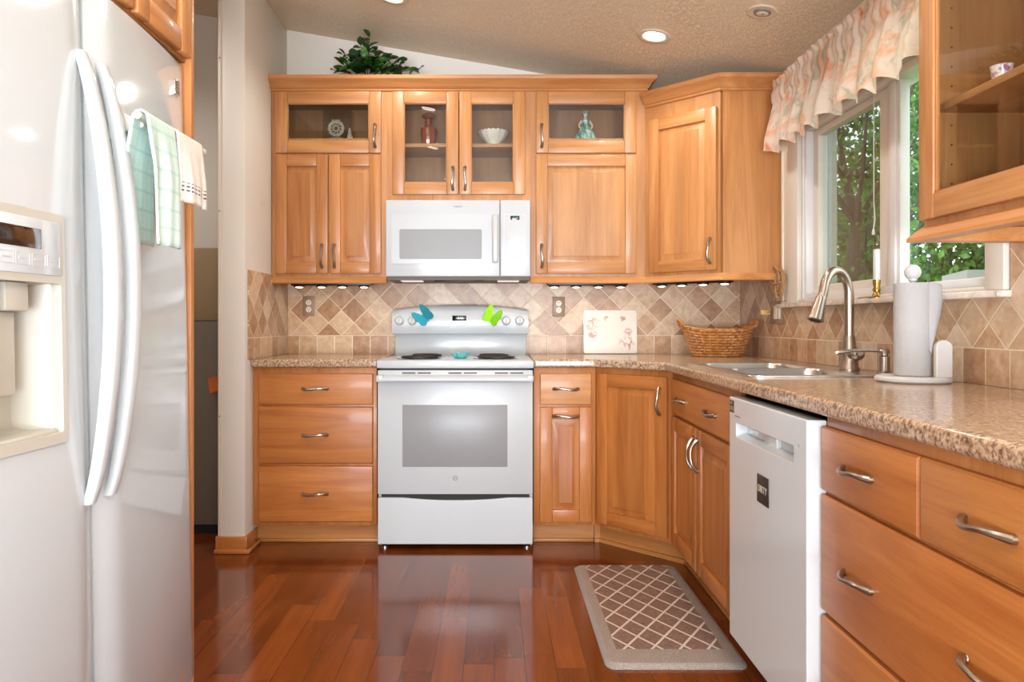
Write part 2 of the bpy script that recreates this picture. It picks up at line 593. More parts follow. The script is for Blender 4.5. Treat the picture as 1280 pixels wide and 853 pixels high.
# alcove wall behind the refrigerator, hall walls, wall behind the camera
mb = MB(); mb.box(-1.76, -1.65, YR, 2.077, 0, ceil_z(-1.65) - 0.001)
struct(mb.build('wall_alcove', M['taupe_wall']))
mb = MB(); mb.box(XL - 0.12, XL, 1.93, YW, 0, ceil_z(XL) - 0.001)
struct(mb.build('wall_hall', M['wall']))
mb = MB(); mb.box(XL, -1.76, 1.95, 2.077, 0, ceil_z(-1.76) - 0.001)
struct(mb.build('wall_hall_front', M['wall']))
mb = MB()
mb.plate([(-1.74, 0), (XW + 0.16, 0), (XW + 0.16, ceil_z(XW + 0.16)), (-1.74, ceil_z(-1.74))], [[(-1.5, 0.12), (1.3, 0.12), (1.3, 2.15), (-1.5, 2.15)]], 'XZ', YR - 0.12, YR)
struct(mb.build('wall_rear', M['taupe_wall']))
w2 = bpy.data.objects.new('window_2', None); COL.objects.link(w2); struct(w2)  # unseen window, added to hold the rear fill lamps
mb = MB()
for a, b_ in ((-1.5, -1.43), (-0.135, -0.065), (1.23, 1.3)):
    mb.box(a, b_, YR - 0.08, YR - 0.02, 0.12, 2.15)
for a, b_ in ((0.12, 0.19), (2.08, 2.15)):
    mb.box(-1.5, 1.3, YR - 0.075, YR - 0.025, a, b_)
mb.build('frame', M['vinyl'], w2)

# tile cladding of the walls
mb = MB(); mb.box(XS + 0.008, XW - 0.008, YW - 0.008, YW - 0.0005, 0.918, 1.345)
mb.build('tile_backsplash', M['tile_x'], wall_back)
mb = MB(); mb.box(XS + 0.0005, XS + 0.008, 3.585, YW - 0.0005, 0.918, 1.352, b=0.001)
mb.build('tile_backsplash', M['tile_y'], wall_stub)
mb = MB()
mb.prism([(0.95, 0.918), (YW - 0.0005, 0.918), (YW - 0.0005, 1.36), (3.60, 1.36), (3.60, 1.168), (2.03, 1.168), (2.03, 1.72), (0.95, 1.72)], 'YZ', XW - 0.008, XW - 0.0005)
mb.build('tile_backsplash', M['tile_y'], wall_right)

# baseboard wrapped round the stub wall
mb = MB()
mb.box(XS - 0.123, XS + 0.014, 3.536, 3.55, 0, 0.078, b=0.003)
mb.box(XS, XS + 0.014, 3.537, 3.7, 0, 0.078, b=0.003)
mb.box(XS - 0.14, XS + 0.03, 3.518, 3.537, 0, 0.02, b=0.006)
mb.box(XS + 0.013, XS + 0.03, 3.537, 3.7, 0, 0.02, b=0.006)
mb.box(XS - 0.137, XS - 0.123, 3.536, YW, 0, 0.078, b=0.003)
struct(mb.build('baseboard_left', M['base_wood']))
# light corner strip on the hall edge of the stub wall
mb = MB(); mb.box(XS - 0.128, XS - 0.112, 3.546, 3.56, 0.079, 2.7, b=0.002)
for z in (1.63, 2.36, 0.65):
    mb.lathe([(0.0, -0.003), (0.004, -0.003), (0.004, 0.0), (0, 0.0)], (XS - 0.12, 3.546, z), 8, 1, 'Y')
struct(mb.build('trim_1', [M['casing'], M['brown_plate']]))

# ------------------------------------------------------------------ kitchen window
win = bpy.data.objects.new('window_1', None); COL.objects.link(win); struct(win)
cy0, cy1 = 2.035, 3.60
mb = MB()
mb.box(1.392, 1.4145, WY1, cy1, 1.187, 2.09, b=0.004)
mb.box(1.386, 1.4145, cy1 - 0.022, cy1, 1.187, 2.09, b=0.003)
mb.box(1.392, 1.4145, cy0, WY0, 1.187, 2.09, b=0.004)
mb.box(1.392, 1.4145, WY0, WY1, WZ1, 2.09, b=0.004)
mb.box(1.395, 1.4145, WY0, WY1, 1.187, 1.2, b=0.003)
mb.build('casing', M['casing'], win)
mb = MB()
fy0, fy1, fz0, fz1 = WY0, WY1, WZ0, WZ1
mb.box(1.425, 1.535, fy1 - 0.022, fy1, fz0, fz1, b=0.003)
mb.box(1.425, 1.535, fy0, fy0 + 0.022, fz0, fz1, b=0.003)
mb.box(1.425, 1.535, fy0 + 0.022, fy1 - 0.022, fz0, fz0 + 0.045, b=0.003)
mb.box(1.425, 1.535, fy0 + 0.022, fy1 - 0.022, fz1 - 0.03, fz1, b=0.003)
mb.box(1.45, 1.487, 2.66, 2.745, fz0 + 0.045, fz1 - 0.03, b=0.004)
mb.box(1.442, 1.455, 2.68, 2.725, fz0 + 0.045, fz1 - 0.03, b=0.003)
mb.build('frame', M['vinyl'], win)
sash = None
mb = MB()
sy0, sy1, sz0, sz1 = 2.74, 3.395, fz0 + 0.045, fz1 - 0.03
mb.plate([(sy0, sz0), (sy1, sz0), (sy1, sz1), (sy0, sz1)], [[(sy0 + 0.07, sz0 + 0.035), (sy1 - 0.05, sz0 + 0.035), (sy1 - 0.05, sz1 - 0.03), (sy0 + 0.07, sz1 - 0.03)]], 'YZ', 1.455, 1.495)
sash = mb.build('sash', M['casing'], win, bevel=0.004)
mb = MB()
mb.box(1.473, 1.477, sy0 + 0.065, sy1 - 0.045, sz0 + 0.03, sz1 - 0.025)
mb.build('glass_pane', M['win_glass'], sash)
mb = MB()
mb.box(1.485, 1.489, fy0 + 0.02, 2.668, fz0 + 0.04, fz1 - 0.028)
mb.build('glass_pane', M['win_glass'], win)
g = G('tinted_screen')
tr = g.n('ShaderNodeBsdfTransparent', {'Color': (1, 1, 1, 1)}).outputs[0]
df = g.bsdf(C('#5d5345'), 0.8)  # screen tint stands in for brown cabinet reflections in this pane
M['screen'] = g.surf(g.n('ShaderNodeMixShader', {0: 0.42, 1: tr, 2: df}).outputs[0])
mb = MB(); mb.box(1.522, 1.5235, 2.745, fy1 - 0.022, fz0 + 0.045, fz1 - 0.03)
mb.build('tinted_screen', M['screen'], win)
g = G('pale_marble')
nz = g.noise(g.pos(), 9.0, 6, 0.65, 1.8)
M['marble'] = g.surf(g.bsdf(g.ramp(nz, [(0.35, C('#b9aa9b')), (0.5, C('#d8ccbe')), (0.7, C('#e4dacd'))]), 0.2))
mb = MB(); mb.box(1.368, 1.44, 2.025, 3.625, 1.167, 1.1865, b=0.005)
mb.build('sill', M['marble'], win)


# ================================================================== cabinets
def pull(parent, x, z, vertical=False, y=-0.02, L=0.118, flip=1):
    pts, rs = [], []
    n = 18
    pts.append((-L / 2, 0.0, 0)); rs.append(0.0085)
    for i in range(n + 1):
        t = -1 + 2 * i / n
        pts.append((t * L / 2, -(0.005 + 0.024 * (1 - abs(t) ** 2.6)), 0.0035 * flip * math.sin(PI * t)))
        rs.append(0.0052 + 0.0038 * abs(t) ** 2)
    pts.append((L / 2, 0.0, 0)); rs.append(0.0085)
    mb = MB()
    mb.tube(pts, rs, 10, up=(0, 0, 1))
    return mb.build('handle', M['nickel'], parent, (x, y, z), (0, PI / 2 if vertical else 0, 0))


def door(parent, x, z, w, h, kind='raised', name='door', tone=None, s=0.06, handles=()):
    mb = MB()
    mats = [M['wood_v'], M['wood_h'], M['wood_panel']]
    if kind == 'slab':
        mb.loft([[(0, 0, 0), (w, 0, 0), (w, 0, h), (0, 0, h)],
                 [(0, -0.013, 0), (w, -0.013, 0), (w, -0.013, h), (0, -0.013, h)],
                 [(0.004, -0.0185, 0.004), (w - 0.004, -0.0185, 0.004), (w - 0.004, -0.0185, h - 0.004), (0.004, -0.0185, h - 0.004)],
                 [(0.009, -0.02, 0.009), (w - 0.009, -0.02, 0.009), (w - 0.009, -0.02, h - 0.009), (0.009, -0.02, h - 0.009)]])
        mats = [M['wood_slab']]
    else:
        for a in (0, w - s):
            mb.box(a, a + s, -0.02, 0, 0, h, b=0.0035, mat=0)
        for a in (0, h - s):
            mb.box(s, w - s, -0.0195, 0, a, a + s, b=0.0035, mat=1)
        i = s - 0.002
        if kind == 'raised':
            k = 0.036
            q = lambda d, y: [(i + d, y, i + d), (w - i - d, y, i + d), (w - i - d, y, h - i - d), (i + d, y, h - i - d)]
            mb.loft([q(0, -0.002), q(0, -0.005), q(0.006, -0.0055), q(k - 0.002, -0.0155), q(k, -0.017)], mat=2)
        else:
            # thin stop moulding round the glass
            for a, b_ in ((i, i + 0.006), (w - i - 0.006, w - i)):
                mb.box(a, b_, -0.014, -0.004, i, h - i, mat=0)
            for a, b_ in ((i, i + 0.006), (h - i - 0.006, h - i)):
                mb.box(i, w - i, -0.014, -0.004, a, b_, mat=1)
    d = mb.build(name, mats, parent, (x, 0, z), tone=tone)
    if kind == 'glass':
        gm = MB(); gm.box(s - 0.004, w - s + 0.004, -0.011, -0.008, s - 0.004, h - s + 0.004)
        gm.build('glass', M['glass'], d)
    for (hx, hz, v) in handles:
        pull(d, hx, hz, v, flip=1 if hx < w / 2 else -1)
    return d


def shell(mb, x0, x1, y0, y1, z0, z1, t=0.016):
    mb.box(x0, x0 + t, y0, y1, z0, z1)
    mb.box(x1 - t, x1, y0, y1, z0, z1)
    mb.box(x0 + t, x1 - t, y0, y1, z0, z0 + t, mat=1)
    mb.box(x0 + t, x1 - t, y0, y1, z1 - t, z1, mat=1)
    mb.box(x0 + t, x1 - t, y1 - 0.008, y1, z0 + t, z1 - t)
    return mb


def frame_with_holes(parent, w, z0, z1, holes, tone=None, thick=0.019):
    mb = MB()
    mb.plate([(0, z0), (w, z0), (w, z1), (0, z1)], [[(a, c), (b_, c), (b_, d), (a, d)] for a, b_, c, d in holes], 'XZ', 0.0, thick)
    return mb.build('face_frame', M['wood_v'], parent, tone=tone)


def rail(parent, x0, x1, y=0.0, name='light_rail'):
    mb = MB()
    mb.prism([(y - 0.004, 0.0), (y + 0.016, 0.0), (y + 0.016, -0.036), (y - 0.012, -0.036), (y - 0.014, -0.03), (y - 0.008, -0.012)], 'YZ', x0, x1)
    return mb.build(name, M['wood_h'], parent, tone=(1.1, 1.08, 1.0))


def sweep(mb, path, prof, mat=0, z=0.0):
    """profile (out, z) swept along an XY path with mitred corners; outward = right-hand side of travel"""
    loops = []
    for i, p in enumerate(path):
        p = Vector((p[0], p[1]))
        ns = []
        if i > 0:
            d = (p - Vector(path[i - 1][:2])).normalized(); ns.append(Vector((d.y, -d.x)))
        if i < len(path) - 1:
            d = (Vector(path[i + 1][:2]) - p).normalized(); ns.append(Vector((d.y, -d.x)))
        nrm = ns[0] if len(ns) == 1 else (ns[0] + ns[1]).normalized()
        k = 1.0 / max(0.3, nrm.dot(ns[0]))
        loops.append([(p.x + nrm.x * o * k, p.y + nrm.y * o * k, z + zz) for o, zz in prof])
    mb.loft(loops, mat)
    return mb


CROWN = [(-0.012, 0), (0.006, 0), (0.010, 0.004), (0.010, 0.012), (0.016, 0.015), (0.022, 0.026), (0.034, 0.043), (0.046, 0.052), (0.050, 0.055), (0.052, 0.060), (0.052, 0.074), (-0.012, 0.074)]
UZ = 1.342          # underside of the wall cabinets
UT = 2.329          # top of the straight run
GD = (0.656, 0.983)  # glass door heights above UZ

# --- wall cabinet left of the microwave
t = thing('wall_cabinet', 'maple wall cabinet left of microwave, two raised-panel doors under one wide glass door', 'wall cabinet', (-1.187, 3.965, UZ))
w = 0.614
mb = MB(); mb.box(0, w, 0.019, 0.303, 0, 0.724); shell(mb, 0, w, 0.019, 0.303, 0.725, UT - UZ)
mb.build('carcass', [M['wood_in'], M['wood_in']], t)
frame_with_holes(t, w, 0, UT - UZ, [(0.06, w - 0.05, 0.738, 0.95)])
door(t, 0.025, GD[0], 0.56, GD[1] - GD[0], 'glass', s=0.064, handles=[(0.56 - 0.03, 0.09, True)], name='glass_door')
door(t, 0.025, 0.016, 0.278, 0.63, handles=[(0.278 - 0.03, 0.092, True)], tone=(0.93, 0.86, 0.78))
door(t, 0.309, 0.016, 0.276, 0.63, handles=[(0.03, 0.092, True)], tone=(0.97, 0.9, 0.84))
rail(t, 0, w)

# --- wall cabinet above the microwave
t = thing('wall_cabinet', 'short maple wall cabinet with pair of glass doors directly above microwave', 'wall cabinet', (-0.573, 3.965, 1.74))
w, h = 0.765, UT - 1.74
mb = MB(); shell(mb, 0, w, 0.019, 0.303, 0, h)
mb.build('carcass', [M['wood_in'], M['wood_in']], t)
frame_with_holes(t, w, 0, h, [(0.07, w - 0.07, 0.06, h - 0.045)])
dh = 2.325 - 1.778
door(t, 0.030, 0.038, 0.353, dh, 'glass', s=0.063, handles=[(0.353 - 0.03, 0.083, True)], name='glass_door')
door(t, 0.387, 0.038, 0.350, dh, 'glass', s=0.063, handles=[(0.03, 0.083, True)], name='glass_door')
mb = MB(); mb.box(0.017, w - 0.017, 0.04, 0.294, 0.303, 0.322, b=0.002)
mb.build('shelf', M['wood_h'], t)
SHELF_Z = 1.74 + 0.322

# --- wall cabinet right of the microwave
t = thing('wall_cabinet', 'pale maple wall cabinet right of microwave, glass door over one broad raised-panel door', 'wall cabinet', (0.192, 3.965, UZ))
w = 0.613
mb = MB(); mb.box(0, w, 0.019, 0.303, 0, 0.724); shell(mb, 0, w, 0.019, 0.303, 0.725, UT - UZ)
mb.build('carcass', [M['wood_in'], M['wood_in']], t)
frame_with_holes(t, w, 0, UT - UZ, [(0.06, w - 0.08, 0.738, 0.95)])
door(t, 0.029, GD[0], 0.534, GD[1] - GD[0], 'glass', s=0.064, handles=[(0.03, 0.09, True)], name='glass_door')
door(t, 0.029, 0.016, 0.534, 0.63, handles=[(0.03, 0.092, True)], tone=(1.03, 1.06, 1.1))
rail(t, 0, w)

# --- crown moulding over the straight run
mb = MB()
sweep(mb, [(-1.189, 3.965), (0.805, 3.965), (0.805, 4.268)], CROWN, z=UT)
tag(mb.build('crown_molding', M['wood_h'], tone=(1.02, 0.96, 0.9)), 'long maple crown moulding along the top of the straight wall cabinets', 'crown moulding')


# --- diagonal corner wall cabinet
def to_local(p, loc, rz):
    dx, dy = p[0] - loc[0], p[1] - loc[1]
    c, s_ = math.cos(-rz), math.sin(-rz)
    return (dx * c - dy * s_, dx * s_ + dy * c)


A, RZ = (0.806, 3.965), -PI / 4
DT = 2.238
t = thing('corner_wall_cabinet', 'diagonal maple corner wall cabinet with single raised-panel door beside the window', 'wall cabinet', (A[0], A[1], UZ), (0, 0, RZ))
poly = [to_local(p, A, RZ) for p in ((0.806, 3.965), (1.111, 3.66), (1.414, 3.66), (1.414, 4.261), (0.806, 4.261))]
mb = MB()
inner = [to_local(p, A, RZ) for p in ((0.806, 3.992), (1.124, 3.674), (1.124, 3.66), (1.414, 3.66), (1.414, 4.261), (0.806, 4.261))]
mb.prism(inner, 'XY', 0, DT - UZ)
mb.build('carcass', M['wood_panel'], t, tone=(1.02, 0.98, 0.9))
fw = 0.305 * math.sqrt(2)
mb = MB(); mb.prism([(0, 0), (fw, 0), (fw - 0.019, 0.019), (0.019, 0.019)], 'XY', 0, DT - UZ)
mb.build('face_frame', M['wood_v'], t)
door(t, 0.03, 0.016, 0.388, 0.806, handles=[(0.388 - 0.03, 0.095, True)], tone=(1.0, 0.95, 0.9))
mb = MB()
RAILP = [(-0.016, 0), (0.004, 0), (0.008, -0.012), (0.014, -0.03), (0.012, -0.036), (-0.016, -0.036)]
sweep(mb, [to_local(p, A, RZ) for p in ((0.806, 3.965), (1.111, 3.66), (1.413, 3.66))], RAILP)
mb.build('light_rail', M['wood_h'], t, tone=(1.1, 1.08, 1.0))
mb = MB()
sweep(mb, [to_local(p, A, RZ) for p in ((0.806, 3.965), (1.111, 3.66), (1.4, 3.66))], CROWN, z=DT - UZ)
mb.build('crown_molding', M['wood_h'], t, tone=(1.0, 0.94, 0.88))

# --- glass cabinet on the right wall, close to the camera
t = thing('glass_wall_cabinet', 'maple wall cabinet with clear glass doors hanging near the paper towels', 'wall cabinet', (1.11, 1.92, UZ), (0, 0, -PI / 2))
w, h = 1.17, 0.9
mb = MB(); shell(mb, 0, w, 0.019, 0.303, 0, h)
# shelf-pin holes in the end panel
for k in range(17):
    z = 0.06 + 0.05 * k
    for yy in (0.06, 0.25):
        mb.lathe([(0, 0), (0.0028, 0), (0.0028, 0.0006), (0, 0.0006)], (0.016, yy, z), 8, 2, 'X')
mb.build('carcass', [M['wood_in'], M['wood_in'], M['gasket']], t)
frame_with_holes(t, w, 0, h, [(0.035, w / 2 - 0.02, 0.05, h - 0.05), (w / 2 + 0.02, w - 0.035, 0.05, h - 0.05)])
door(t, 0.007, 0.016, 0.575, 0.87, 'glass', s=0.062, name='glass_door', handles=[(0.545, 0.09, True)])
door(t, 0.588, 0.016, 0.575, 0.87, 'glass', s=0.062, name='glass_door', handles=[(0.03, 0.09, True)])
mb = MB(); mb.box(0.017, w - 0.017, 0.024, 0.294, 0.292, 0.311, b=0.002)
mb.build('shelf', M['wood_h'], t)
mb = MB()
RAIL2 = [(-0.016, 0), (0.004, 0), (0.014, -0.008), (0.03, -0.026), (0.03, -0.036), (-0.016, -0.036)]
sweep(mb, [(0.0, 0.303), (0.0, 0.0), (w, 0.0)], RAIL2)
mb.build('light_rail', M['wood_h'], t, tone=(1.05, 1.0, 0.9))
mb = MB()
sweep(mb, [(0.0, 0.303), (0.0, 0.0), (w, 0.0)], CROWN, z=h)
mb.build('crown_molding', M['wood_h'], t)
CAB_SHELF = UZ + 0.311


# --- base cabinets
def base_cabinet(name, label, loc, rz, w, top=0.876, k0=0.0, k1=0.0):
    t = thing(name, label, 'base cabinet', (loc[0], loc[1], 0), (0, 0, rz))
    mb = MB(); mb.box(0, w, 0.02, 0.595, 0.10, top)
    mb.build('carcass', M['wood_in'], t)
    mb = MB(); mb.box(0, w, 0, 0.0195, 0.10, 0.876, b=0.001)
    mb.build('face_frame', M['wood_v'], t, tone=(0.9, 0.72, 0.52))
    mb = MB(); mb.box(k0, w + k1, 0.07, 0.086, 0.0, 0.10); mb.box(k0, w + k1, 0.056, 0.07, 0.0, 0.018, b=0.005)
    mb.build('toe_kick', M['wood_h'], t, tone=(0.98, 0.9, 0.72))
    return t


DZ = ((0.694, 0.154), (0.406, 0.278), (0.120, 0.274))
LOW = (0.93, 0.74, 0.52)
t = base_cabinet('drawer_cabinet', 'three-drawer maple base cabinet left of the white range', (-1.187, 3.66), 0, 0.609)
for (z, hh), tn in zip(DZ, ((0.97, 0.78, 0.56), (0.9, 0.70, 0.48), (0.94, 0.74, 0.50))):
    door(t, 0.032, z, 0.56, hh, 'slab', 'drawer', tn, handles=[(0.278, hh / 2 + 0.002, False)])
t = base_cabinet('narrow_base_cabinet', 'narrow maple base cabinet right of range, pale top drawer over pull-out door', (0.193, 3.66), 0, 0.305)
door(t, 0.03, 0.694, 0.253, 0.154, 'slab', 'drawer', (1.18, 1.2, 1.16), handles=[(0.127, 0.078, False)])
door(t, 0.03, 0.120, 0.253, 0.563, tone=(0.97, 0.80, 0.60), handles=[(0.127, 0.563 - 0.044, False)])

B0, RZ = (0.5, 3.66), -PI / 4
t = thing('corner_base_cabinet', 'diagonal maple corner base cabinet with tall raised-panel door', 'base cabinet', (B0[0], B0[1], 0), (0, 0, RZ))
mb = MB(); mb.prism([to_local(p, B0, RZ) for p in ((0.5, 3.69), (0.835, 3.355), (1.4, 3.355), (1.4, 4.255), (0.5, 4.255))], 'XY', 0.10, 0.876)
mb.build('carcass', M['wood_in'], t)
fw = 0.305 * math.sqrt(2)
mb = MB(); mb.prism([(0, 0), (fw, 0), (fw - 0.019, 0.019), (0.019, 0.019)], 'XY', 0.10, 0.876)
mb.build('face_frame', M['wood_v'], t, tone=(0.9, 0.72, 0.52))
door(t, 0.018, 0.120, 0.392, 0.73, tone=(0.91, 0.70, 0.46), handles=[(0.392 - 0.035, 0.62, True)])
KX, KY = 0.5, 3.66
mb = MB()
for off, hz in ((0.07, 0.10), (0.056, 0.018)):
    q = off * 0.41421
    pth = [(0.5005, 3.66 + off), (0.5 + q, 3.66 + off), (0.805 + off, 3.355 + q), (0.805 + off, 3.3545)]
    pth2 = [(0.5005, 3.66 + off + 0.015), (0.5 + q + 0.006, 3.66 + off + 0.015), (0.805 + off + 0.015, 3.355 + q + 0.006), (0.805 + off + 0.015, 3.3545)]
    mb.prism([to_local(p, B0, RZ) for p in pth + pth2[::-1]], 'XY', 0, hz)
mb.build('toe_kick', M['wood_h'], t, tone=(0.98, 0.9, 0.72))

t = base_cabinet('sink_base_cabinet', 'maple sink base cabinet with two doors under a double-pull drawer front', (0.805, 3.354), -PI / 2, 0.912, 0.72)
door(t, 0.049, 0.694, 0.845, 0.154, 'slab', 'drawer', LOW, handles=[(0.17, 0.072, False), (0.609, 0.072, False)])
door(t, 0.049, 0.120, 0.404, 0.563, tone=LOW, handles=[(0.404 - 0.028, 0.463, True)])
door(t, 0.458, 0.120, 0.436, 0.563, tone=(0.92, 0.72, 0.50), handles=[(0.028, 0.463, True)])

t = base_cabinet('drawer_cabinet', 'wide maple drawer cabinet in the foreground, right of the dishwasher', (0.805, 1.80), -PI / 2, 0.84)
door(t, 0.007, 0.694, 0.41, 0.154, 'slab', 'drawer', (0.95, 0.76, 0.55), handles=[(0.185, 0.076, False)])
door(t, 0.423, 0.694, 0.41, 0.154, 'slab', 'drawer', (1.0, 0.85, 0.64), handles=[(0.196, 0.076, False)])
for (z, hh), tn in zip(DZ[1:], ((0.9, 0.69, 0.47), (0.92, 0.72, 0.5))):
    door(t, 0.007, z, 0.826, hh, 'slab', 'drawer', tn, handles=[(0.185, hh / 2 - 0.008, False), (0.612, hh / 2 - 0.008, False)])

# --- worktops
mb = MB(); mb.box(XS + 0.0025, -0.571, 3.62, YW - 0.009, 0.878, 0.918)
tag(mb.build('countertop', M['granite'], bevel=0.011), 'short speckled granite worktop left of the range', 'worktop')
mb = MB()
mb.plate([(0.193, 3.62), (0.488, 3.62), (0.765, 3.343), (0.765, 0.95), (1.4055, 0.95), (1.4055, YW - 0.009), (0.193, YW - 0.009)],
         [rrect(0.85, 1.235, 2.45, 3.19, 0.05)], 'XY', 0.878, 0.918)
tag(mb.build('countertop', M['granite'], bevel=0.011), 'long L-shaped speckled granite worktop around the sink', 'worktop')

# --- refrigerator surround
t = thing('overhead_cabinet', 'maple cabinet above the refrigerator with narrow panelled doors', 'wall cabinet', (-0.852, 1.078, 1.812), (0, 0, PI / 2))
mb = MB(); mb.box(0, 0.968, 0.0, 0.76, 0, 0.62)
mb.build('carcass', M['wood_in'], t)
for a in (0.01, 0.335, 0.66):
    door(t, a, 0.01, 0.305, 0.595, tone=(1.12, 1.05, 0.95))
mb = MB(); mb.box(-1.62, -0.838, 2.056, 2.076, 0, 2.60, b=0.001)
tag(mb.build('end_panel', M['wood_v'], tone=(1.15, 1.08, 0.98)), 'tall thin maple panel at the far side of the refrigerator', 'panel')

# ================================================================== electric range
t = thing('electric_range', 'white freestanding electric coil range between the base cabinets', 'range', (-0.567, 3.59, 0))
mb = MB(); mb.box(0.004, 0.752, 0.032, 0.655, 0.03, 0.866); mb.box(0.02, 0.736, 0.012, 0.032, 0.24, 0.878, mat=1)
mb.build('body', [M['enamel'], M['gasket']], t)
mb = MB(); mb.box(-0.002, 0.758, -0.008, 0.62, 0.876, 0.914, b=0.009, seg=3)
mb.build('cooktop', M['enamel'], t)
mb = MB()
mb.box(0.003, 0.753, 0.0, 0.03, 0.267, 0.868, b=0.006)
for a in (0.122, 0.196, 0.345, 0.419, 0.569, 0.643):
    mb.box(a, a + 0.064, -0.002, 0.004, 0.851, 0.856, mat=1)
d = mb.build('oven_door', [M['enamel'], M['gasket']], t)
mb = MB(); mb.box(0.123, 0.63, -0.0012, 0.005, 0.400, 0.700, b=0.001)
mb.build('window', M['window_grey'], d)
mb = MB()
prof = [(0.004, 0.846), (-0.03, 0.842), (-0.046, 0.832), (-0.048, 0.82), (-0.04, 0.812), (-0.026, 0.812), (-0.022, 0.822), (0.004, 0.826)]
mb.prism(prof, 'YZ', 0.03, 0.726)
mb.box(0.001, 0.035, -0.046, 0.004, 0.812, 0.846, b=0.008)
mb.box(0.721, 0.755, -0.046, 0.004, 0.812, 0.846, b=0.008)
mb.build('handle', M['enamel'], d)
mb = MB()
for r0, r1 in ((0.0085, 0.0115),):
    mb.loft([[(0.378 + r * math.cos(2 * PI * k / 24), y, 0.346 + r * math.sin(2 * PI * k / 24)) for k in range(24)] for r, y in ((r1, 0.001), (r1, -0.0012), (r0, -0.0012), (r0, 0.001))], caps=False)
lg = mb.build('emblem', M['print'], d)
text_obj('lettering', 'GE', 0.0105, M['print'], lg, (0.378, -0.0008, 0.346), (PI / 2, 0, 0), 0.0004)
mb = MB()
lo = [(0.004, 0.026), (0.752, 0.026)]
top = [(0.752 - 0.748 * k / 24, 0.2515 - 0.0135 * max(0.0, 1 - ((k / 24 - 0.5) / 0.34) ** 2) ** 1.0) for k in range(25)]
mb.prism(lo + top, 'XZ', 0.0, 0.03)
mb.build('storage_drawer', M['enamel'], t, bevel=0.004)
for (a, b_) in ((0.03, 0.06), (0.726, 0.06), (0.03, 0.58), (0.726, 0.58)):
    mb = MB(); mb.lathe([(0.0, 0), (0.026, 0), (0.026, 0.008), (0.012, 0.014), (0.012, 0.032), (0, 0.032)], (a, b_, 0), 16)
    mb.build('foot', M['chrome'], t)
for bx, by, br in ((0.185, 0.19, 0.1), (0.2, 0.43, 0.082), (0.572, 0.19, 0.1), (0.56, 0.43, 0.082)):
    mb = MB()
    mb.lathe([(0.0, 0.9135), (br * 0.9, 0.9138), (br + 0.012, 0.9155), (br + 0.014, 0.9175), (br + 0.004, 0.918), (br - 0.002, 0.9162), (0.0, 0.9155)], (bx, by, 0), 36)
    pan = mb.build('drip_pan', M['chrome'], t)
    mb = MB()
    pts = []
    n = 110
    for k in range(n + 1):
        a = 2 * PI * 4 * k / n
        r = 0.022 + (br - 0.026) * k / n
        pts.append((bx + r * math.cos(a), by + r * math.sin(a), 0.923))
    mb.tube(pts, 0.0048, 6)
    for a in (0.3, 2.4, 4.5):
        mb.box(bx - 0.002, bx + 0.002, by - 0.002, by + 0.002, 0.9155, 0.92)
        mb.tube([(bx + 0.01 * math.cos(a), by + 0.01 * math.sin(a), 0.918), (bx + (br - 0.002) * math.cos(a), by + (br - 0.002) * math.sin(a), 0.918)], 0.0022, 6)
    mb.build('coil', M['coil'], pan)
mb = MB(); mb.box(0.010, 0.746, 0.585, 0.655, 0.905, 1.04, b=0.006)
mb.build('backguard', M['enamel'], t)
mb = MB()
K = 20
pz = [(0.002 + 0.752 * k / K, 1.169 + 0.028 * (1 - (2 * k / K - 1) ** 2)) for k in range(K + 1)]
loops = []
for y, dz, zb in ((0.645, -0.004, 1.032), (0.56, 0.0, 1.032), (0.537, -0.012, 1.032), (0.520, -0.03, 1.034), (0.516, -0.04, 1.040)):
    loops.append([(0.002, y, zb)] + [(0.754, y, zb)] + [(x, y, z + dz) for x, z in pz[::-1]])
mb.loft(loops)
cp = mb.build('control_panel', M['enamel'], t, sharp=50)
mb = MB(); mb.box(0.335, 0.412, 0.5145, 0.52, 1.108, 1.136, b=0.001)
dsp = mb.build('display', M['display'], cp)
text_obj('digits', '12:18', 0.017, M['grey_white'], dsp, (0.374, 0.5138, 1.122), (PI / 2, 0, 0), 0.0003)
def key(x0, x1, y0, y1, z0, z1, parent, name='button'):
    mb = MB(); mb.box(x0, x1, y0, y1, z0, z1)
    return mb.build(name, M['key'], parent)


for a in (0.26, 0.28, 0.30, 0.44, 0.46, 0.48):
    for z in (1.10, 1.128):
        key(a, a + 0.011, 0.5152, 0.518, z, z + 0.005, cp)
for a in (0.33, 0.352, 0.374, 0.396):
    key(a, a + 0.012, 0.5152, 0.518, 1.093, 1.097, cp)
for a in (0.044, 0.115, 0.632, 0.706):
    mb = MB()
    mb.lathe([(0, 0.0), (0.027, 0.0), (0.026, 0.007), (0.021, 0.011), (0.019, 0.024), (0.017, 0.028), (0.0, 0.028)], (a, 0.518, 1.108), 28, 0, 'Y')
    # lathe 'Y' grows into +y: mirror it to stand out of the panel
    mb.v = [(x, 1.036 - y, z) for x, y, z in mb.v]
    mb.box(a - 0.0045, a + 0.0045, 0.483, 0.5, 1.088, 1.129, b=0.003)
    mb.build('knob', M['plastic'], cp)

# ================================================================== over-the-range microwave
t = thing('microwave', 'white over-the-range microwave hanging above the electric range', 'microwave', (-0.568, 3.885, 1.337))
mb = MB(); mb.box(0.001, 0.755, 0.032, 0.374, 0.0, 0.400, b=0.003)
mb.build('body', M['plastic'], t)
mb = MB(); mb.box(0.0, 0.5955, 0.0, 0.031, 0.001, 0.401, b=0.006, seg=3)
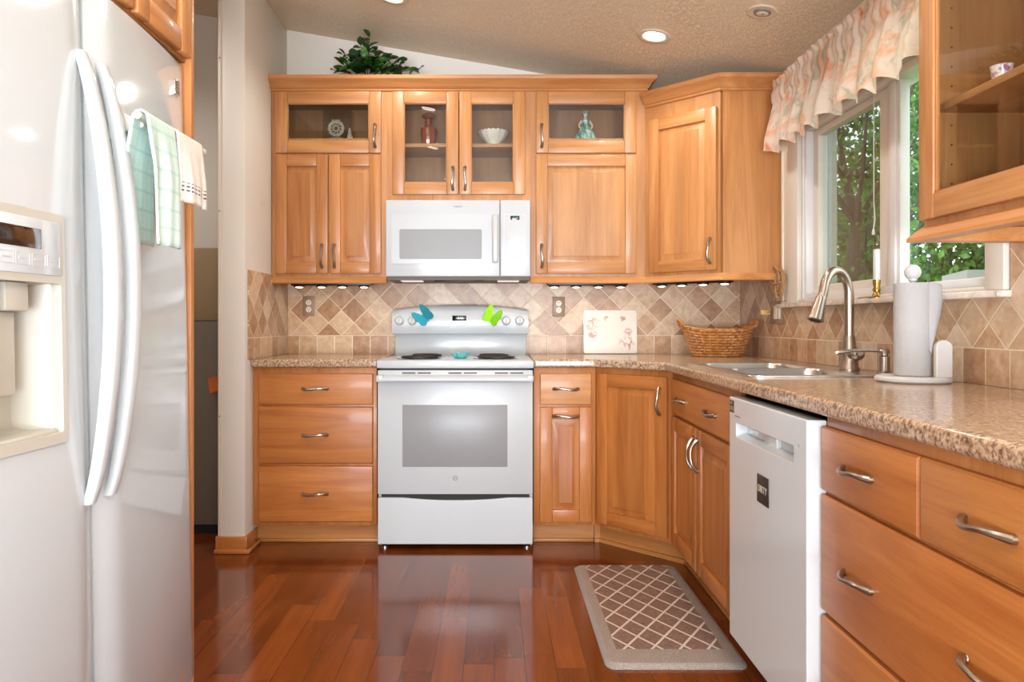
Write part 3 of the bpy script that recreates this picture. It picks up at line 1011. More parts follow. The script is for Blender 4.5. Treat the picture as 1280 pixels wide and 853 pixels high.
# raised inner frame of the door
mb.plate(rrect(0.030, 0.560, 0.068, 0.326, 0.008), [rrect(0.072, 0.502, 0.092, 0.2475, 0.008)], 'XZ', -0.0025, 0.004)
d = mb.build('door', M['enamel'], t)
mb = MB(); mb.box(0.070, 0.504, -0.0008, 0.004, 0.090, 0.2495)
mb.build('window', M['mw_window'], d)
mb = MB()
mb.box(0.557, 0.588, -0.042, -0.022, 0.07, 0.322, b=0.009, seg=3)
mb.box(0.562, 0.583, -0.026, 0.002, 0.078, 0.105, b=0.004)
mb.box(0.562, 0.583, -0.026, 0.002, 0.287, 0.314, b=0.004)
mb.build('handle', M['plastic'], d)
text_obj('lettering', 'Frigidaire', 0.0125, M['print'], d, (0.377, -0.0006, 0.367), (PI / 2, 0, 0), 0.0004)
mb = MB(); mb.box(0.5985, 0.756, 0.0, 0.031, 0.001, 0.401, b=0.006, seg=3)
mb.plate(rrect(0.618, 0.728, 0.07, 0.326, 0.005), [rrect(0.6195, 0.7265, 0.0715, 0.3245, 0.0045)], 'XZ', -0.001, 0.003, 1)
cp = mb.build('control_panel', [M['enamel'], M['grey_white']], t)
mb = MB(); mb.box(0.652, 0.699, -0.001, 0.003, 0.297, 0.318, b=0.001)
ds = mb.build('display', M['display'], cp)
text_obj('digits', '12:18', 0.0145, M['digits'], ds, (0.676, -0.0016, 0.3075), (PI / 2, 0, 0), 0.0003)
for r, z in enumerate((0.262, 0.246)):
    for k in range(4):
        key(0.629 + k * 0.0235, 0.629 + k * 0.0235 + 0.018, -0.0008, 0.003, z, z + 0.004, cp, 'key')
for r in range(4):
    for k in range(4):
        if not (r == 3 and k == 3):
            key(0.631 + k * 0.0235, 0.631 + k * 0.0235 + 0.0125, -0.0008, 0.003, 0.206 - r * 0.0165, 0.2115 - r * 0.0165, cp, 'key')
for z in (0.126, 0.098):
    for k in range(2 if z > 0.11 else 3):
        q = 0.046 if z > 0.11 else 0.031
        key(0.629 + k * q, 0.629 + k * q + q - 0.01, -0.0008, 0.003, z, z + 0.008, cp, 'key')
mb = MB(); mb.box(0.004, 0.752, 0.03, 0.37, -0.016, 0.0)
mb.box(0.25, 0.51, 0.05, 0.12, -0.024, -0.014, b=0.004, mat=1)
mb.build('underside', [M['hall_box'], M['black']], t)
for a in (0.07, 0.585):
    mb = MB(); mb.box(a, a + 0.115, 0.06, 0.16, -0.0205, -0.015, b=0.003)
    mb.build('lamp_lens', M['mw_lamp'], t)
    lamp('cooktop_lamp', 'SPOT', (-0.568 + a + 0.0575, 3.995, 1.312), 1.1, (1.0, 0.95, 0.88), (0, 0, 0), spot=math.radians(150), radius=0.04)

# ================================================================== dishwasher
t = thing('dishwasher', 'white built-in dishwasher under the worktop, between sink cabinet and wide drawers', 'dishwasher', (0.757, 2.40, 0), (0, 0, -PI / 2))
mb = MB(); mb.box(0.006, 0.594, 0.055, 0.6, 0.10, 0.855); mb.box(0.01, 0.59, 0.09, 0.11, 0.0, 0.10)
mb.build('body', M['gasket'], t)
mb = MB()
mb.plate([(0.004, 0.097), (0.596, 0.097), (0.596, 0.860), (0.004, 0.860)], [rrect(0.069, 0.515, 0.741, 0.783, 0.006, 3)], 'XZ', 0.0, 0.05)
mb.box(0.06, 0.525, 0.036, 0.049, 0.73, 0.79)
mb.prism([(0.002, 0.741), (0.036, 0.741), (0.036, 0.752)], 'YZ', 0.069, 0.515)
d = mb.build('door', M['dish_white'], t, bevel=0.004)
mb = MB(); mb.box(0.25, 0.345, 0.022, 0.036, 0.748, 0.783, b=0.002)
mb.build('latch', M['grey_white'], d)
mb = MB(); mb.box(0.010, 0.050, -0.0012, 0.002, 0.812, 0.850); mb.box(0.013, 0.047, -0.0018, 0.002, 0.818, 0.832, mat=1); mb.box(0.013, 0.036, -0.0018, 0.002, 0.838, 0.846, mat=1)
mb.build('badge', [M['label_brown'], M['hall_box2']], d)
mb = MB(); mb.box(0.058, 0.108, -0.0008, 0.002, 0.803, 0.806)
mb.build('vent_slot', M['print'], d)
mb = MB(); mb.lathe([(0, 0), (0.004, 0), (0.004, 0.0015), (0, 0.0015)], (0.55, -0.001, 0.79), 12, 0, 'Y')
mb.build('indicator_light', M['chrome'], d)
# magnet on the dishwasher door
o = thing('dishwasher_magnet', 'small dark brown magnet reading DIRTY on the dishwasher door', 'magnet', (0.7565, 2.137, 0.585), (0, 0, -PI / 2))
mb = MB(); mb.box(0.0, 0.088, -0.0028, -0.0002, 0.0, 0.080, b=0.0012)
mb.build('plate', M['label_brown'], o)
text_obj('lettering', 'DIRTY', 0.0285, M['sign_text'], o, (0.043, -0.0031, 0.04), (PI / 2, 0, 0), 0.0003, 0.88)

# ================================================================== sink, tap, soap pump
def rr3(x0, x1, y0, y1, r, z, n=6):
    return [(a, b_, z) for a, b_ in rrect(x0, x1, y0, y1, r, n)]


t = thing('kitchen_sink', 'stainless steel double-bowl sink set into the granite worktop', 'sink', (0, 0, 0.918))
mb = MB()
b1, b2 = (0.862, 1.222, 2.465, 2.81), (0.862, 1.222, 2.835, 3.175)
mb.plate(rrect(0.822, 1.348, 2.425, 3.215, 0.06, 8), [rrect(*b1, 0.06), rrect(*b2, 0.06)], 'XY', 0.0, 0.006)
mb.build('rim', M['steel'], t, bevel=0.0025)
for b_ in (b1, b2):
    mb = MB()
    loops = []
    for ins, z in ((0.0, 0.005), (0.003, -0.004), (0.008, -0.12), (0.02, -0.165), (0.05, -0.178), (0.15, -0.181)):
        loops.append(rr3(b_[0] + ins, b_[1] - ins, b_[2] + ins, b_[3] - ins, max(0.01, 0.06 - ins * 0.3), z))
    mb.loft(loops, caps=False)
    mb.add(loops[-1], [tuple(range(len(loops[-1])))])
    cx, cyy = (b_[0] + b_[1]) / 2, (b_[2] + b_[3]) / 2
    mb.lathe([(0, -0.1795), (0.04, -0.1795), (0.042, -0.178), (0.03, -0.1775), (0, -0.1785)], (cx, cyy, 0), 20, 0)
    mb.build('bowl', M['steel'], t, fix=False)

FX, FY = 1.287, 2.70
t = thing('kitchen_faucet', 'brushed nickel high-arc pull-down faucet on the sink deck', 'faucet', (FX, FY, 0.9245))
mb = MB()
mb.lathe([(0, 0), (0.036, 0), (0.036, 0.006), (0.033, 0.012), (0.027, 0.06), (0.021, 0.115), (0.019, 0.125), (0, 0.125)], (0, 0, 0), 28)
mb.build('base', M['nickel'], t)
mb = MB()
pts = [(0, 0, 0.12), (0, 0, 0.2), (0, 0, 0.27)]
dx, dy = -0.135, -0.06
R_ = 0.5
for k in range(1, 15):
    a = PI * 0.97 * k / 14
    s_ = (1 - math.cos(a)) / 2
    pts.append((dx * 0.86 * s_, dy * 0.86 * s_, 0.27 + 0.09 * math.sin(a) * (1 if a < PI / 2 else 1)))
pts.append((dx * 0.92, dy * 0.92, 0.258))
mb.tube(pts, [0.0165] * 3 + [0.016] * (len(pts) - 3), 16)
mb.build('spout', M['nickel'], t)
mb = MB()
p0, p1 = Vector((dx * 0.915, dy * 0.915, 0.265)), Vector((dx * 1.13, dy * 1.13, 0.180))
ax = (p1 - p0)
mb.tube([p0, p0 + ax * 0.04, p0 + ax * 0.1, p0 + ax * 0.75, p0 + ax * 0.98, p1], [0.0165, 0.0185, 0.0185, 0.026, 0.0285, 0.024], 20)
mb.tube([p1, p1 + ax * 0.02], [0.021, 0.02], 20, mat=1)
mb.build('spray_head', [M['nickel'], M['black']], t)
mb = MB()
mb.ball((0.012, -0.024, 0.058), 0.03, 18, s=(1, 1.15, 0.8))
mb.tube([(0.01, -0.05, 0.06), (0.005, -0.075, 0.064)], [0.012, 0.009], 12)
mb.build('handle', M['nickel'], t)

t = thing('soap_dispenser', 'small nickel soap pump with long nozzle beside the faucet', 'soap dispenser', (1.312, 2.505, 0.9245))
mb = MB()
mb.lathe([(0, 0), (0.024, 0), (0.024, 0.004), (0.0175, 0.008), (0.0175, 0.058), (0.012, 0.062), (0.012, 0.070), (0, 0.070)], (0, 0, 0), 22)
mb.build('body', M['nickel'], t)
mb = MB()
mb.lathe([(0, 0.066), (0.017, 0.068), (0.018, 0.078), (0.012, 0.084), (0, 0.085)], (0, 0, 0), 22)
mb.tube([(0, 0, 0.077), (-0.05, 0.004, 0.079), (-0.10, 0.008, 0.077), (-0.15, 0.012, 0.072), (-0.158, 0.0125, 0.066)], [0.0055, 0.0055, 0.006, 0.0075, 0.006], 12)
mb.build('pump', M['nickel'], t)

# ================================================================== refrigerator
FT = 0.020
t = thing('refrigerator', 'white side-by-side refrigerator with ice dispenser filling the left edge', 'refrigerator', (-0.797, 1.135, 0.018), (FT * -1, 0, PI / 2))
FW, SPL = 0.915, 0.395
mb = MB(); mb.box(0.006, FW - 0.006, 0.085, 0.775, 0.03, 1.775, b=0.006)
mb.box(0.02, FW - 0.02, 0.06, 0.09, 0.01, 0.10, mat=1)
mb.build('body', [M['fridge'], M['gasket']], t)


def fdoor_profile(a, b_, hs):
    """outer contour of a door seen from above; hs = which end carries the handle"""
    pts = []
    n = 28
    for k in range(n + 1):
        u = k / n
        x = a + (b_ - a) * u
        dh = (1 - u) * (b_ - a) if hs == 'r' else u * (b_ - a)   # distance from the handle edge
        df_ = (b_ - a) - dh
        y = 0.0
        if dh < 0.085:
            y += 0.020 * (1 - dh / 0.085) ** 2
        if df_ < 0.03:
            y += 0.012 * (1 - math.sqrt(max(0.0, 1 - (1 - df_ / 0.03) ** 2)))
        y += (x - 0.465) ** 2 / 9.0
        pts.append((x, y))
    return pts


def fdoor(name, a, b_, hs, hole=None):
    mb = MB()
    z0, z1 = 0.11, 1.785
    prof = fdoor_profile(a, b_, hs)
    n = len(prof)
    zs = [z0, z0 + 0.006] + ([hole[2], hole[3]] if hole else []) + [z1 - 0.006, z1]
    grid = [[(x, y + (0.006 if z in (z0, z1) else 0.0), z) for x, y in prof] for z in zs]
    vs = [p for r in grid for p in r]
    fs = []
    for r in range(len(zs) - 1):
        for k in range(n - 1):
            if hole and r == 2 and prof[k][0] >= hole[0] - 1e-6 and prof[k + 1][0] <= hole[1] + 1e-6:
                continue
            fs.append((r * n + k, r * n + k + 1, (r + 1) * n + k + 1, (r + 1) * n + k))
    base = len(vs)
    back = [(a, 0.075, z) for z in zs] + [(b_, 0.075, z) for z in zs]
    vs += back
    m = len(zs)
    for r in range(m - 1):
        fs.append((base + r, r * n, (r + 1) * n, base + r + 1))
        fs.append((r * n + n - 1, base + m + r, base + m + r + 1, (r + 1) * n + n - 1))
    fs.append(tuple(range(n)) + (base + m, base))
    fs.append(tuple(range((m - 1) * n, m * n)) + (base + 2 * m - 1, base + m - 1))
    mb.add(vs, fs)
    return mb.build(name, M['fridge'], t, sharp=60)


prof = fdoor_profile(0.0, SPL, 'r')
xs = [p[0] for p in prof]
hx0 = min(xs, key=lambda v: abs(v - 0.065)); hx1 = min(xs, key=lambda v: abs(v - 0.288))
hz0, hz1 = 0.855, 1.280
fd = fdoor('freezer_door', 0.0, SPL, 'r', (hx0, hx1, hz0, hz1))
rd = fdoor('fridge_door', SPL + 0.008, FW, 'l')
# dispenser
mb = MB()
X0, X1 = hx0 - 0.003, hx1 + 0.003
mb.plate(rrect(X0, X1, hz0 - 0.003, hz1 + 0.003, 0.010, 4), [rrect(X0 + 0.014, X1 - 0.014, hz0 + 0.018, 1.152, 0.006, 4)], 'XZ', -0.007, 0.012)
dp = mb.build('dispenser', M['cream'], fd, (0, 0.0215, 0), (0, 0, -0.058), bevel=0.003)
mb = MB(); mb.box(X0 + 0.012, X1 - 0.012, -0.0095, -0.004, 1.166, 1.267, b=0.003)
cpn = mb.build('control_panel', M['fridge'], dp)
mb = MB()
ax0, ax1, az0, az1 = X0 + 0.012, X1 - 0.012, hz0 + 0.015, 1.154
fr = [(ax0, 0.008, az0), (ax1, 0.008, az0), (ax1, 0.008, az1), (ax0, 0.008, az1)]
bk = [(ax0 + 0.03, 0.075, az0 + 0.015), (ax1 - 0.03, 0.075, az0 + 0.015), (ax1 - 0.03, 0.075, az1 - 0.01), (ax0 + 0.03, 0.075, az1 - 0.01)]
mb.add(fr + bk, [(0, 1, 5, 4), (1, 2, 6, 5), (2, 3, 7, 6), (3, 0, 4, 7), (4, 5, 6, 7)])
mb.build('recess', M['cream'], dp, sharp=30, fix=False)
mb = MB()
mb.box((X0 + X1) / 2 - 0.03, (X0 + X1) / 2 + 0.03, 0.01, 0.05, 1.10, 1.152, b=0.004)
mb.box((X0 + X1) / 2 - 0.02, (X0 + X1) / 2 + 0.02, 0.03, 0.045, 0.95, 1.10, b=0.004)
mb.build('chute', M['cream'], dp)
mb = MB(); mb.box(X0 + 0.02, X1 - 0.02, 0.0, 0.07, hz0 + 0.016, hz0 + 0.024, b=0.002)
mb.build('drip_tray', M['cream'], dp)
mb = MB(); mb.box(0.088, 0.212, -0.0115, -0.008, 1.212, 1.248, b=0.001)
mb.build('display', M['fridge_display'], dp)
for k in range(5):
    a = 0.065 + k * 0.041
    mb = MB()
    mb.plate(rrect(a, a + 0.036, 1.181, 1.203, 0.003, 3), [rrect(a + 0.0008, a + 0.0352, 1.1818, 1.2022, 0.0025, 3)], 'XZ', -0.0103, -0.0085)
    mb.box(a + 0.007, a + 0.027, -0.0103, -0.0085, 1.1905, 1.1935)
    mb.build('button', M['key'], dp)
for nm, a, par, ln in (('handle', SPL - 0.034, fd, 1), ('handle', SPL + 0.046, rd, -1)):
    mb = MB()
    loops = []
    n = 26
    for k in range(n + 1):
        u = k / n
        z = 0.715 + 0.91 * u
        o_ = 0.058 * math.sin(PI * u) ** 0.75
        yb = 0.016
        cyy = yb - 0.012 - o_
        th = 0.011 + 0.004 * math.sin(PI * u)
        wd = 0.014 + 0.006 * math.sin(PI * u)
        loops.append([(a + wd * c * (1 if abs(c) < 1 else 1), cyy + th * s_, z) for c, s_ in
                      [(math.copysign(abs(math.cos(q)) ** 0.6, math.cos(q)), math.copysign(abs(math.sin(q)) ** 0.6, math.sin(q))) for q in [2 * PI * j / 16 for j in range(16)]]])
    mb.loft(loops)
    zz = 0.80 if ln == -1 else 1.5
    mb.build(nm, M['fridge'], par)
    for zz in ((1.5, 0.80) if ln == -1 else ()):
        pass
mb = MB(); mb.box(FW - 0.088, FW - 0.058, 0.011, 0.02, 1.685, 1.725, b=0.002)
mb.box(FW - 0.084, FW - 0.062, 0.0103, 0.016, 1.692, 1.703, mat=1)
mb.build('emblem', [M['chrome'], M['print']], rd)

# towel bar stuck to the refrigerator door
TX, TZ = -0.752, 1.535
t = thing('towel_bar', 'cream towel bar stuck on the refrigerator door', 'towel bar', (TX, 1.567, TZ))
mb = MB(); mb.tube([(0, 0.0, 0), (0, 0.345, 0)], 0.0085, 14); mb.ball((0, 0.347, 0), 0.011, 14)
mb.build('bar', M['cream'], t)
for yy in (0.055, 0.325):
    mb = MB()
    X_ = -0.826 - TX - (0.006 if yy > 0.1 else 0)
    mb.loft([[(X_ + a, yy + b_ * s_, c * s2 - 0.012 * q) for b_, c in ((-0.022, -0.042), (0.022, -0.042), (0.022, 0.042), (-0.022, 0.042))] for a, s_, s2, q in ((-0.012, 1, 1, 0), (0.004, 1, 1, 0), (0.018, 0.7, 0.6, 0.4), (0.036, 0.5, 0.36, 0.4), (0.066, 0.5, 0.33, 0))])
    mb.build('bracket', M['cream'], t, bevel=0.003)


def towel(name, y0, y1, zf, zb, mat, label, seed, gap=0.028):
    rnd = random.Random(seed)
    nu, nv = 22, 46
    verts, faces = [], []
    path = []
    Lb, Lf = TZ - zb, TZ - zf
    for k in range(nv + 1):
        s_ = -Lb + (Lb + Lf) * k / nv
        path.append(s_)
    for k, s_ in enumerate(path):
        for i in range(nu + 1):
            u = i / nu
            y = y0 + (y1 - y0) * u
            if abs(s_) < 0.03:
                a = s_ / 0.03 * PI / 2
                x, z = TX + 0.0135 * math.sin(a), TZ + 0.0135 * math.cos(a) - 0.002
            else:
                sg = 1 if s_ > 0 else -1
                dpt = abs(s_) - 0.03
                x = TX + sg * 0.0135 + sg * min(dpt * 0.12, 0.012) * (1 if sg > 0 else 1.4)
                z = TZ - 0.002 - dpt
                wv = 0.006 * min(1, dpt * 8) * (math.sin(u * 7.0 + seed) + 0.5 * math.sin(u * 15 + seed * 2 + dpt * 6))
                x += wv if sg > 0 else wv * 0.3
                y += (0.02 if sg > 0 else -0.03) * dpt * (1 if sg > 0 else (0.5 - u))
                if sg > 0:
                    y += 0.12 * dpt * (1 - u) * 0.35
            verts.append((x, y, z))
    n = nu + 1
    for k in range(nv):
        for i in range(nu):
            faces.append((k * n + i, k * n + i + 1, (k + 1) * n + i + 1, (k + 1) * n + i))
    mb = MB(); mb.add(verts, faces)
    o = mb.build(name, mat, sharp=None)
    md = o.modifiers.new('thickness', 'SOLIDIFY'); md.thickness = 0.005; md.offset = 1
    return tag(o, label, 'towel')


g = G('teal_checked_towel')
p = g.xyz(g.pos())


def band(s_, per, wd):
    f = g.math('FRACT', g.math('DIVIDE', s_, per))
    return g.math('LESS_THAN', f, wd)


bz = band(p[2], 0.042, 0.16); by = band(p[1], 0.02, 0.25)
bz2 = band(p[2], 0.0125, 0.3)
nz = g.noise(g.pos(), 420.0, 2)
col = g.mix(by, C('#cbe4dd'), C('#d6ebe5'))
col = g.mix(g.math('MULTIPLY', bz2, 0.35), col, C('#cfe9e2'))
col = g.mix(bz, col, C('#bcdcd4'))
M['towel_teal'] = g.surf(g.bsdf(col, 0.95, 0, g.bump(g.math('ADD', nz, g.math('MULTIPLY', bz, 1.5)), 0.6, 0.003), 0, 0.1))
g = G('white_terry_towel')
p = g.xyz(g.pos())
st = g.math('MULTIPLY', g.math('GREATER_THAN', p[2], 1.40), g.math('LESS_THAN', p[2], 1.427))
f3 = g.math('LESS_THAN', g.math('FRACT', g.math('DIVIDE', p[2], 0.0095)), 0.4)
f2 = g.math('LESS_THAN', g.math('FRACT', g.math('DIVIDE', p[1], 0.014)), 0.62)
k = g.math('MULTIPLY', st, g.math('MULTIPLY', f3, f2))
nz = g.noise(g.pos(), 380.0, 2)
M['towel_white'] = g.surf(g.bsdf(g.mix(k, C('#efe6dc'), C('#4c5a74')), 0.95, 0, g.bump(nz, 0.7, 0.004), 0, 0.1))
towel('dish_towel', 1.577, 1.71, 1.238, 1.244, M['towel_teal'], 'pale teal checked towel hanging on the refrigerator bar', 3)
towel('hand_towel', 1.727, 1.872, 1.352, 1.38, M['towel_white'], 'short white terry towel with dark dashed stripe on the refrigerator bar', 5)

# ================================================================== ceiling fixtures
SL = math.atan(0.172)


def build_can(x, y, label):
    z = ceil_z(x)
    t = thing('recessed_light', label, 'ceiling light', (x, y, z - 0.0005), (0, SL, 0), 'recessed ceiling lights')
    mb = MB(); mb.lathe([(0.052, 0.0), (0.078, 0.0), (0.078, -0.004), (0.070, -0.008), (0.056, -0.006), (0.052, -0.001)], (0, 0, 0), 36)
    mb.loft([[(r * math.cos(2 * PI * k / 36), r * math.sin(2 * PI * k / 36), zz) for k in range(36)] for r, zz in ((0.056, -0.006), (0.05, -0.002))], caps=False)
    mb.build('trim_ring', M['can_trim'], t)
    mb = MB(); mb.lathe([(0, -0.0055), (0.035, -0.005), (0.0525, -0.002), (0.0525, -0.0005), (0, -0.0005)], (0, 0, 0), 32)
    mb.build('lens', M['can_lens'], t)
    lamp('can_lamp', 'SPOT', (x, y, z - 0.02), CAN_W * (2.5 if x < -2 else 1), (1.0, 0.97, 0.95), (0, 0, 0), spot=math.radians(150), radius=0.05)


names = ['lit recessed light in the ceiling at the top edge, above the left wall cabinets', 'lit recessed light in the ceiling above the corner wall cabinet']
for k, (x, y) in enumerate(CANS):
    if k < 2:
        build_can(x, y, names[k])
    else:
        build_can(x, y, 'added unseen recessed light brightening the hall beyond the refrigerator' if x < -2 else 'lit recessed ceiling light above the near part of the kitchen')
x, y = 1.106, 3.07
t = thing('eyeball_light', 'unlit round swivel light in the ceiling near the window valance', 'ceiling light', (x, y, ceil_z(x) - 0.0005), (0, SL, 0))
mb = MB(); mb.lathe([(0.045, 0.0), (0.062, 0.0), (0.062, -0.003), (0.056, -0.006), (0.045, -0.004)], (0, 0, 0), 36)
mb.build('trim_ring', M['can_trim'], t)
mb = MB(); mb.lathe([(0.0, -0.001), (0.03, -0.003), (0.0445, -0.003), (0.0445, -0.0005), (0, -0.0005)], (0, 0, 0), 32)
mb.lathe([(0.030, -0.009), (0.034, -0.0085), (0.035, -0.002), (0.029, -0.002)], (0.0, 0.0, 0), 28, 1)
mb.lathe([(0.0, -0.013), (0.02, -0.0115), (0.027, -0.008), (0.028, -0.002), (0, -0.002)], (0.002, 0.004, 0), 24)
mb.ball((0.002, -0.004, -0.013), 0.006, 10, 1, (1, 1, 0.4))
mb.build('eyeball', [M['can_trim'], M['print']], t)

# ------------------------------------------------------------------ under-cabinet puck strips
def puck_strip(label, loc, rz, L, pucks, power=True):
    t = thing('puck_light_strip', label, 'under-cabinet light', (loc[0], loc[1], loc[2]), (0, 0, rz), 'under-cabinet puck light strips')
    mb = MB(); mb.box(0, L, -0.03, 0.03, -0.042, -0.003, b=0.004)
    mb.ball((0.0, 0, -0.022), 0.013, 12); mb.ball((L, 0, -0.022), 0.013, 12)
    mb.build('bar', M['black'], t)
    for q in pucks:
        mb = MB(); mb.lathe([(0, -0.05), (0.026, -0.05), (0.030, -0.047), (0.030, -0.042), (0, -0.042)], (q, 0, 0), 20)
        pk = mb.build('puck', M['black'], t)
        mb = MB(); mb.lathe([(0, -0.0535), (0.014, -0.0525), (0.021, -0.0503), (0, -0.0503)], (q, 0, 0), 20)
        mb.build('lens', M['puck'], pk)
        c, s_ = math.cos(rz), math.sin(rz)
        lamp('puck_lamp', 'SPOT', (loc[0] + q * c, loc[1] + q * s_, loc[2] - 0.058), PUCK_W, (1.0, 0.84, 0.62), (0, 0, 0), spot=math.radians(145), radius=0.02)


sx = 4.10 / 930
puck_strip('black strip of four lit pucks under the wall cabinet left of microwave', (-1.115, 4.10, UZ), 0, 0.44, [0.04, 0.163, 0.278, 0.396])
puck_strip('black strip of four lit pucks under the wall cabinet right of microwave', (0.29, 4.10, UZ), 0, 0.44, [0.04, 0.16, 0.283, 0.405])
puck_strip('black strip of four lit pucks under the diagonal corner wall cabinet', (0.875, 4.04, UZ), -PI / 4, 0.44, [0.04, 0.16, 0.285, 0.405])
puck_strip('black under-cabinet light strip beneath the glass-door cabinet on the right', (1.165, 1.565, UZ), -PI / 2, 0.5, [])

# ================================================================== outlets
def outlet(label, loc, rz, decora=False):
    t = thing('wall_outlet', label, 'outlet', loc, (0, 0, rz), 'brown outlets on the tile')
    pw = 0.075 if decora else 0.035
    mb = MB(); mb.box(-pw, pw, -0.006, 0, -0.057, 0.057, b=0.003)
    mb.build('plate', M['brown_plate'], t)
    if decora:
        for a in (-0.005, 0.042):
            mb = MB(); mb.box(a - 0.02, a + 0.02, -0.008, -0.003, -0.034, 0.034, b=0.002)
            mb.build('rocker', M['ivory'], t)
        return t
    for z in (-0.0195, 0.0195):
        mb = MB()
        mb.lathe([(0, 0.0), (0.0165, 0.0), (0.016, 0.003), (0, 0.003)], (0, 0, z), 22, 0, 'Y')
        mb.v = [(x, -0.004 - y, zz) for x, y, zz in mb.v]
        for a in (-0.006, 0.006):
            mb.box(a - 0.0013, a + 0.0013, -0.0076, -0.006, z - 0.001, z + 0.008, mat=1)
        mb.box(-0.002, 0.002, -0.0076, -0.006, z - 0.010, z - 0.006, mat=1)
        mb.build('receptacle', [M['ivory'], M['gasket']], t)
    return t


outlet('brown duplex outlet on the tile above the left worktop', (-1.063, YW - 0.0085, 1.192), 0)
outlet('brown duplex outlet on the tile between range and white cutting board', (0.368, YW - 0.0085, 1.188), 0)
outlet('brown switch plate with ivory rockers on the side tile near the wicker basket', (XW - 0.0085, 3.705, 1.148), -PI / 2, True)
# plug and bundled tan cord
t = thing('power_cord', 'tan cord bundled beside the window casing, plugged in by the rockers', 'cord', (1.395, 3.70, 1.15))
mb = MB()
rnd = random.Random(4)
for k in range(7):
    a0 = rnd.uniform(-0.02, 0.02)
    pts = []
    for i in range(15):
        u = 2 * PI * i / 14
        pts.append((-0.022 + 0.004 * math.sin(u + k), -0.09 + 0.040 * math.cos(u) * (1 + 0.5 * rnd.random()) + a0 * 1.6, 0.145 + a0 * 0.6 + 0.068 * math.sin(u) * (0.8 + 0.05 * k)))
    mb.tube(pts, 0.0036, 6)
mb.tube([(-0.03, -0.15, 0.14), (-0.031, -0.09, 0.136), (-0.03, -0.035, 0.142)], 0.005, 6)
mb.tube([(-0.02, -0.08, 0.08), (-0.01, -0.02, 0.05), (-0.014, 0.02, 0.01), (-0.02, 0.04, -0.005)], 0.0026, 6)
mb.tube([(-0.02, -0.1, 0.09), (-0.012, -0.10, 0.055), (-0.02, -0.15, 0.045), (-0.02, -0.2, 0.052)], 0.002, 6)
mb.build('cord', M['cord'], t)
mb = MB(); mb.box(-0.045, 0.001, 0.062, 0.088, -0.014, 0.010, b=0.004); mb.tube([(-0.03, 0.075, 0.008), (-0.026, 0.06, 0.012), (-0.02, 0.04, -0.005)], 0.0026, 6)
mb.build('plug', M['gold_plug'], t)

# ================================================================== valance
g = G('peach_floral_cloth')
P = g.obj()
n1 = g.noise(P, 7.5, 3, 0.6, 1.2)
n2 = g.noise(g.n('ShaderNodeMapping', {'Vector': P, 'Location': (3, 5, 9)}).outputs[0], 9.0, 3, 0.6, 1.4)
n3 = g.noise(g.n('ShaderNodeMapping', {'Vector': P, 'Location': (8, 2, 4)}).outputs[0], 30.0, 3, 0.6, 0.8)
col = g.mix(g.ramp(n1, [(0.47, (0, 0, 0, 1)), (0.63, (0.85, 0.85, 0.85, 1))]), C('#efdfcf'), C('#edb38c'))
col = g.mix(g.ramp(n1, [(0.64, (0, 0, 0, 1)), (0.72, (0.7, 0.7, 0.7, 1))]), col, C('#df8a74'))
col = g.mix(g.ramp(n2, [(0.54, (0, 0, 0, 1)), (0.66, (0.8, 0.8, 0.8, 1))]), col, C('#b3b5a0'))
col = g.mix(g.ramp(n3, [(0.56, (0, 0, 0, 1)), (0.72, (0.4, 0.4, 0.4, 1))]), col, C('#cfbba8'))
df = g.bsdf(col, 0.85, 0, None, 0, 0.15)
tl = g.n('ShaderNodeBsdfTranslucent', {'Color': col}).outputs[0]
M['valance'] = g.surf(g.n('ShaderNodeMixShader', {0: 0.38, 1: df, 2: tl}).outputs[0])

t = thing('window_valance', 'gathered peach floral valance across the top of the kitchen window', 'valance', (1.33, 2.05, 2.155))
nu, nv = 260, 26
L = 1.47
mb = MB()
vs, fs = [], []
for j in range(nv + 1):
    v = j / nv
    z = 0.075 - 0.335 * v
    for i in range(nu + 1):
        u = i / nu
        y = L * u
        fine = math.sin(u * 210 + 1.5 * math.sin(u * 23)) * 0.5 + math.sin(u * 133 + 2) * 0.5
        big = math.sin(u * 62 + 1.2 * math.sin(u * 17)) * 0.7 + 0.3 * math.sin(u * 101 + 1)
        if z > 0.04:                               # ruffled heading
            k = (z - 0.04) / 0.035
            x = -0.012 - 0.010 * k + 0.007 * fine * (0.5 + k)
            zz = z + 0.006 * k * math.sin(u * 150)
        elif z > -0.03:                            # rod pocket
            k = math.sqrt(max(0.0, 1 - ((z - 0.005) / 0.035) ** 2))
            x = -0.012 - 0.012 * k + 0.004 * fine
            zz = z
        else:
            k = (-0.03 - z) / 0.23
            x = -0.014 - 0.03 * min(1, k * 1.4) + (0.004 * fine * (1 - k) + 0.024 * big * (0.25 + k))
            zz = z - 0.016 * k * k * math.sin(u * 62 + 1.2 * math.sin(u * 17) + 0.6)
            y += 0.008 * k * math.cos(u * 62 + 1.2 * math.sin(u * 17)) + 0.012 * k * (u > 0.98)
        vs.append((x, y, zz))
n = nu + 1
for j in range(nv):
    for i in range(nu):
        fs.append((j * n + i, j * n + i + 1, (j + 1) * n + i + 1, (j + 1) * n + i))
mb.add(vs, fs)
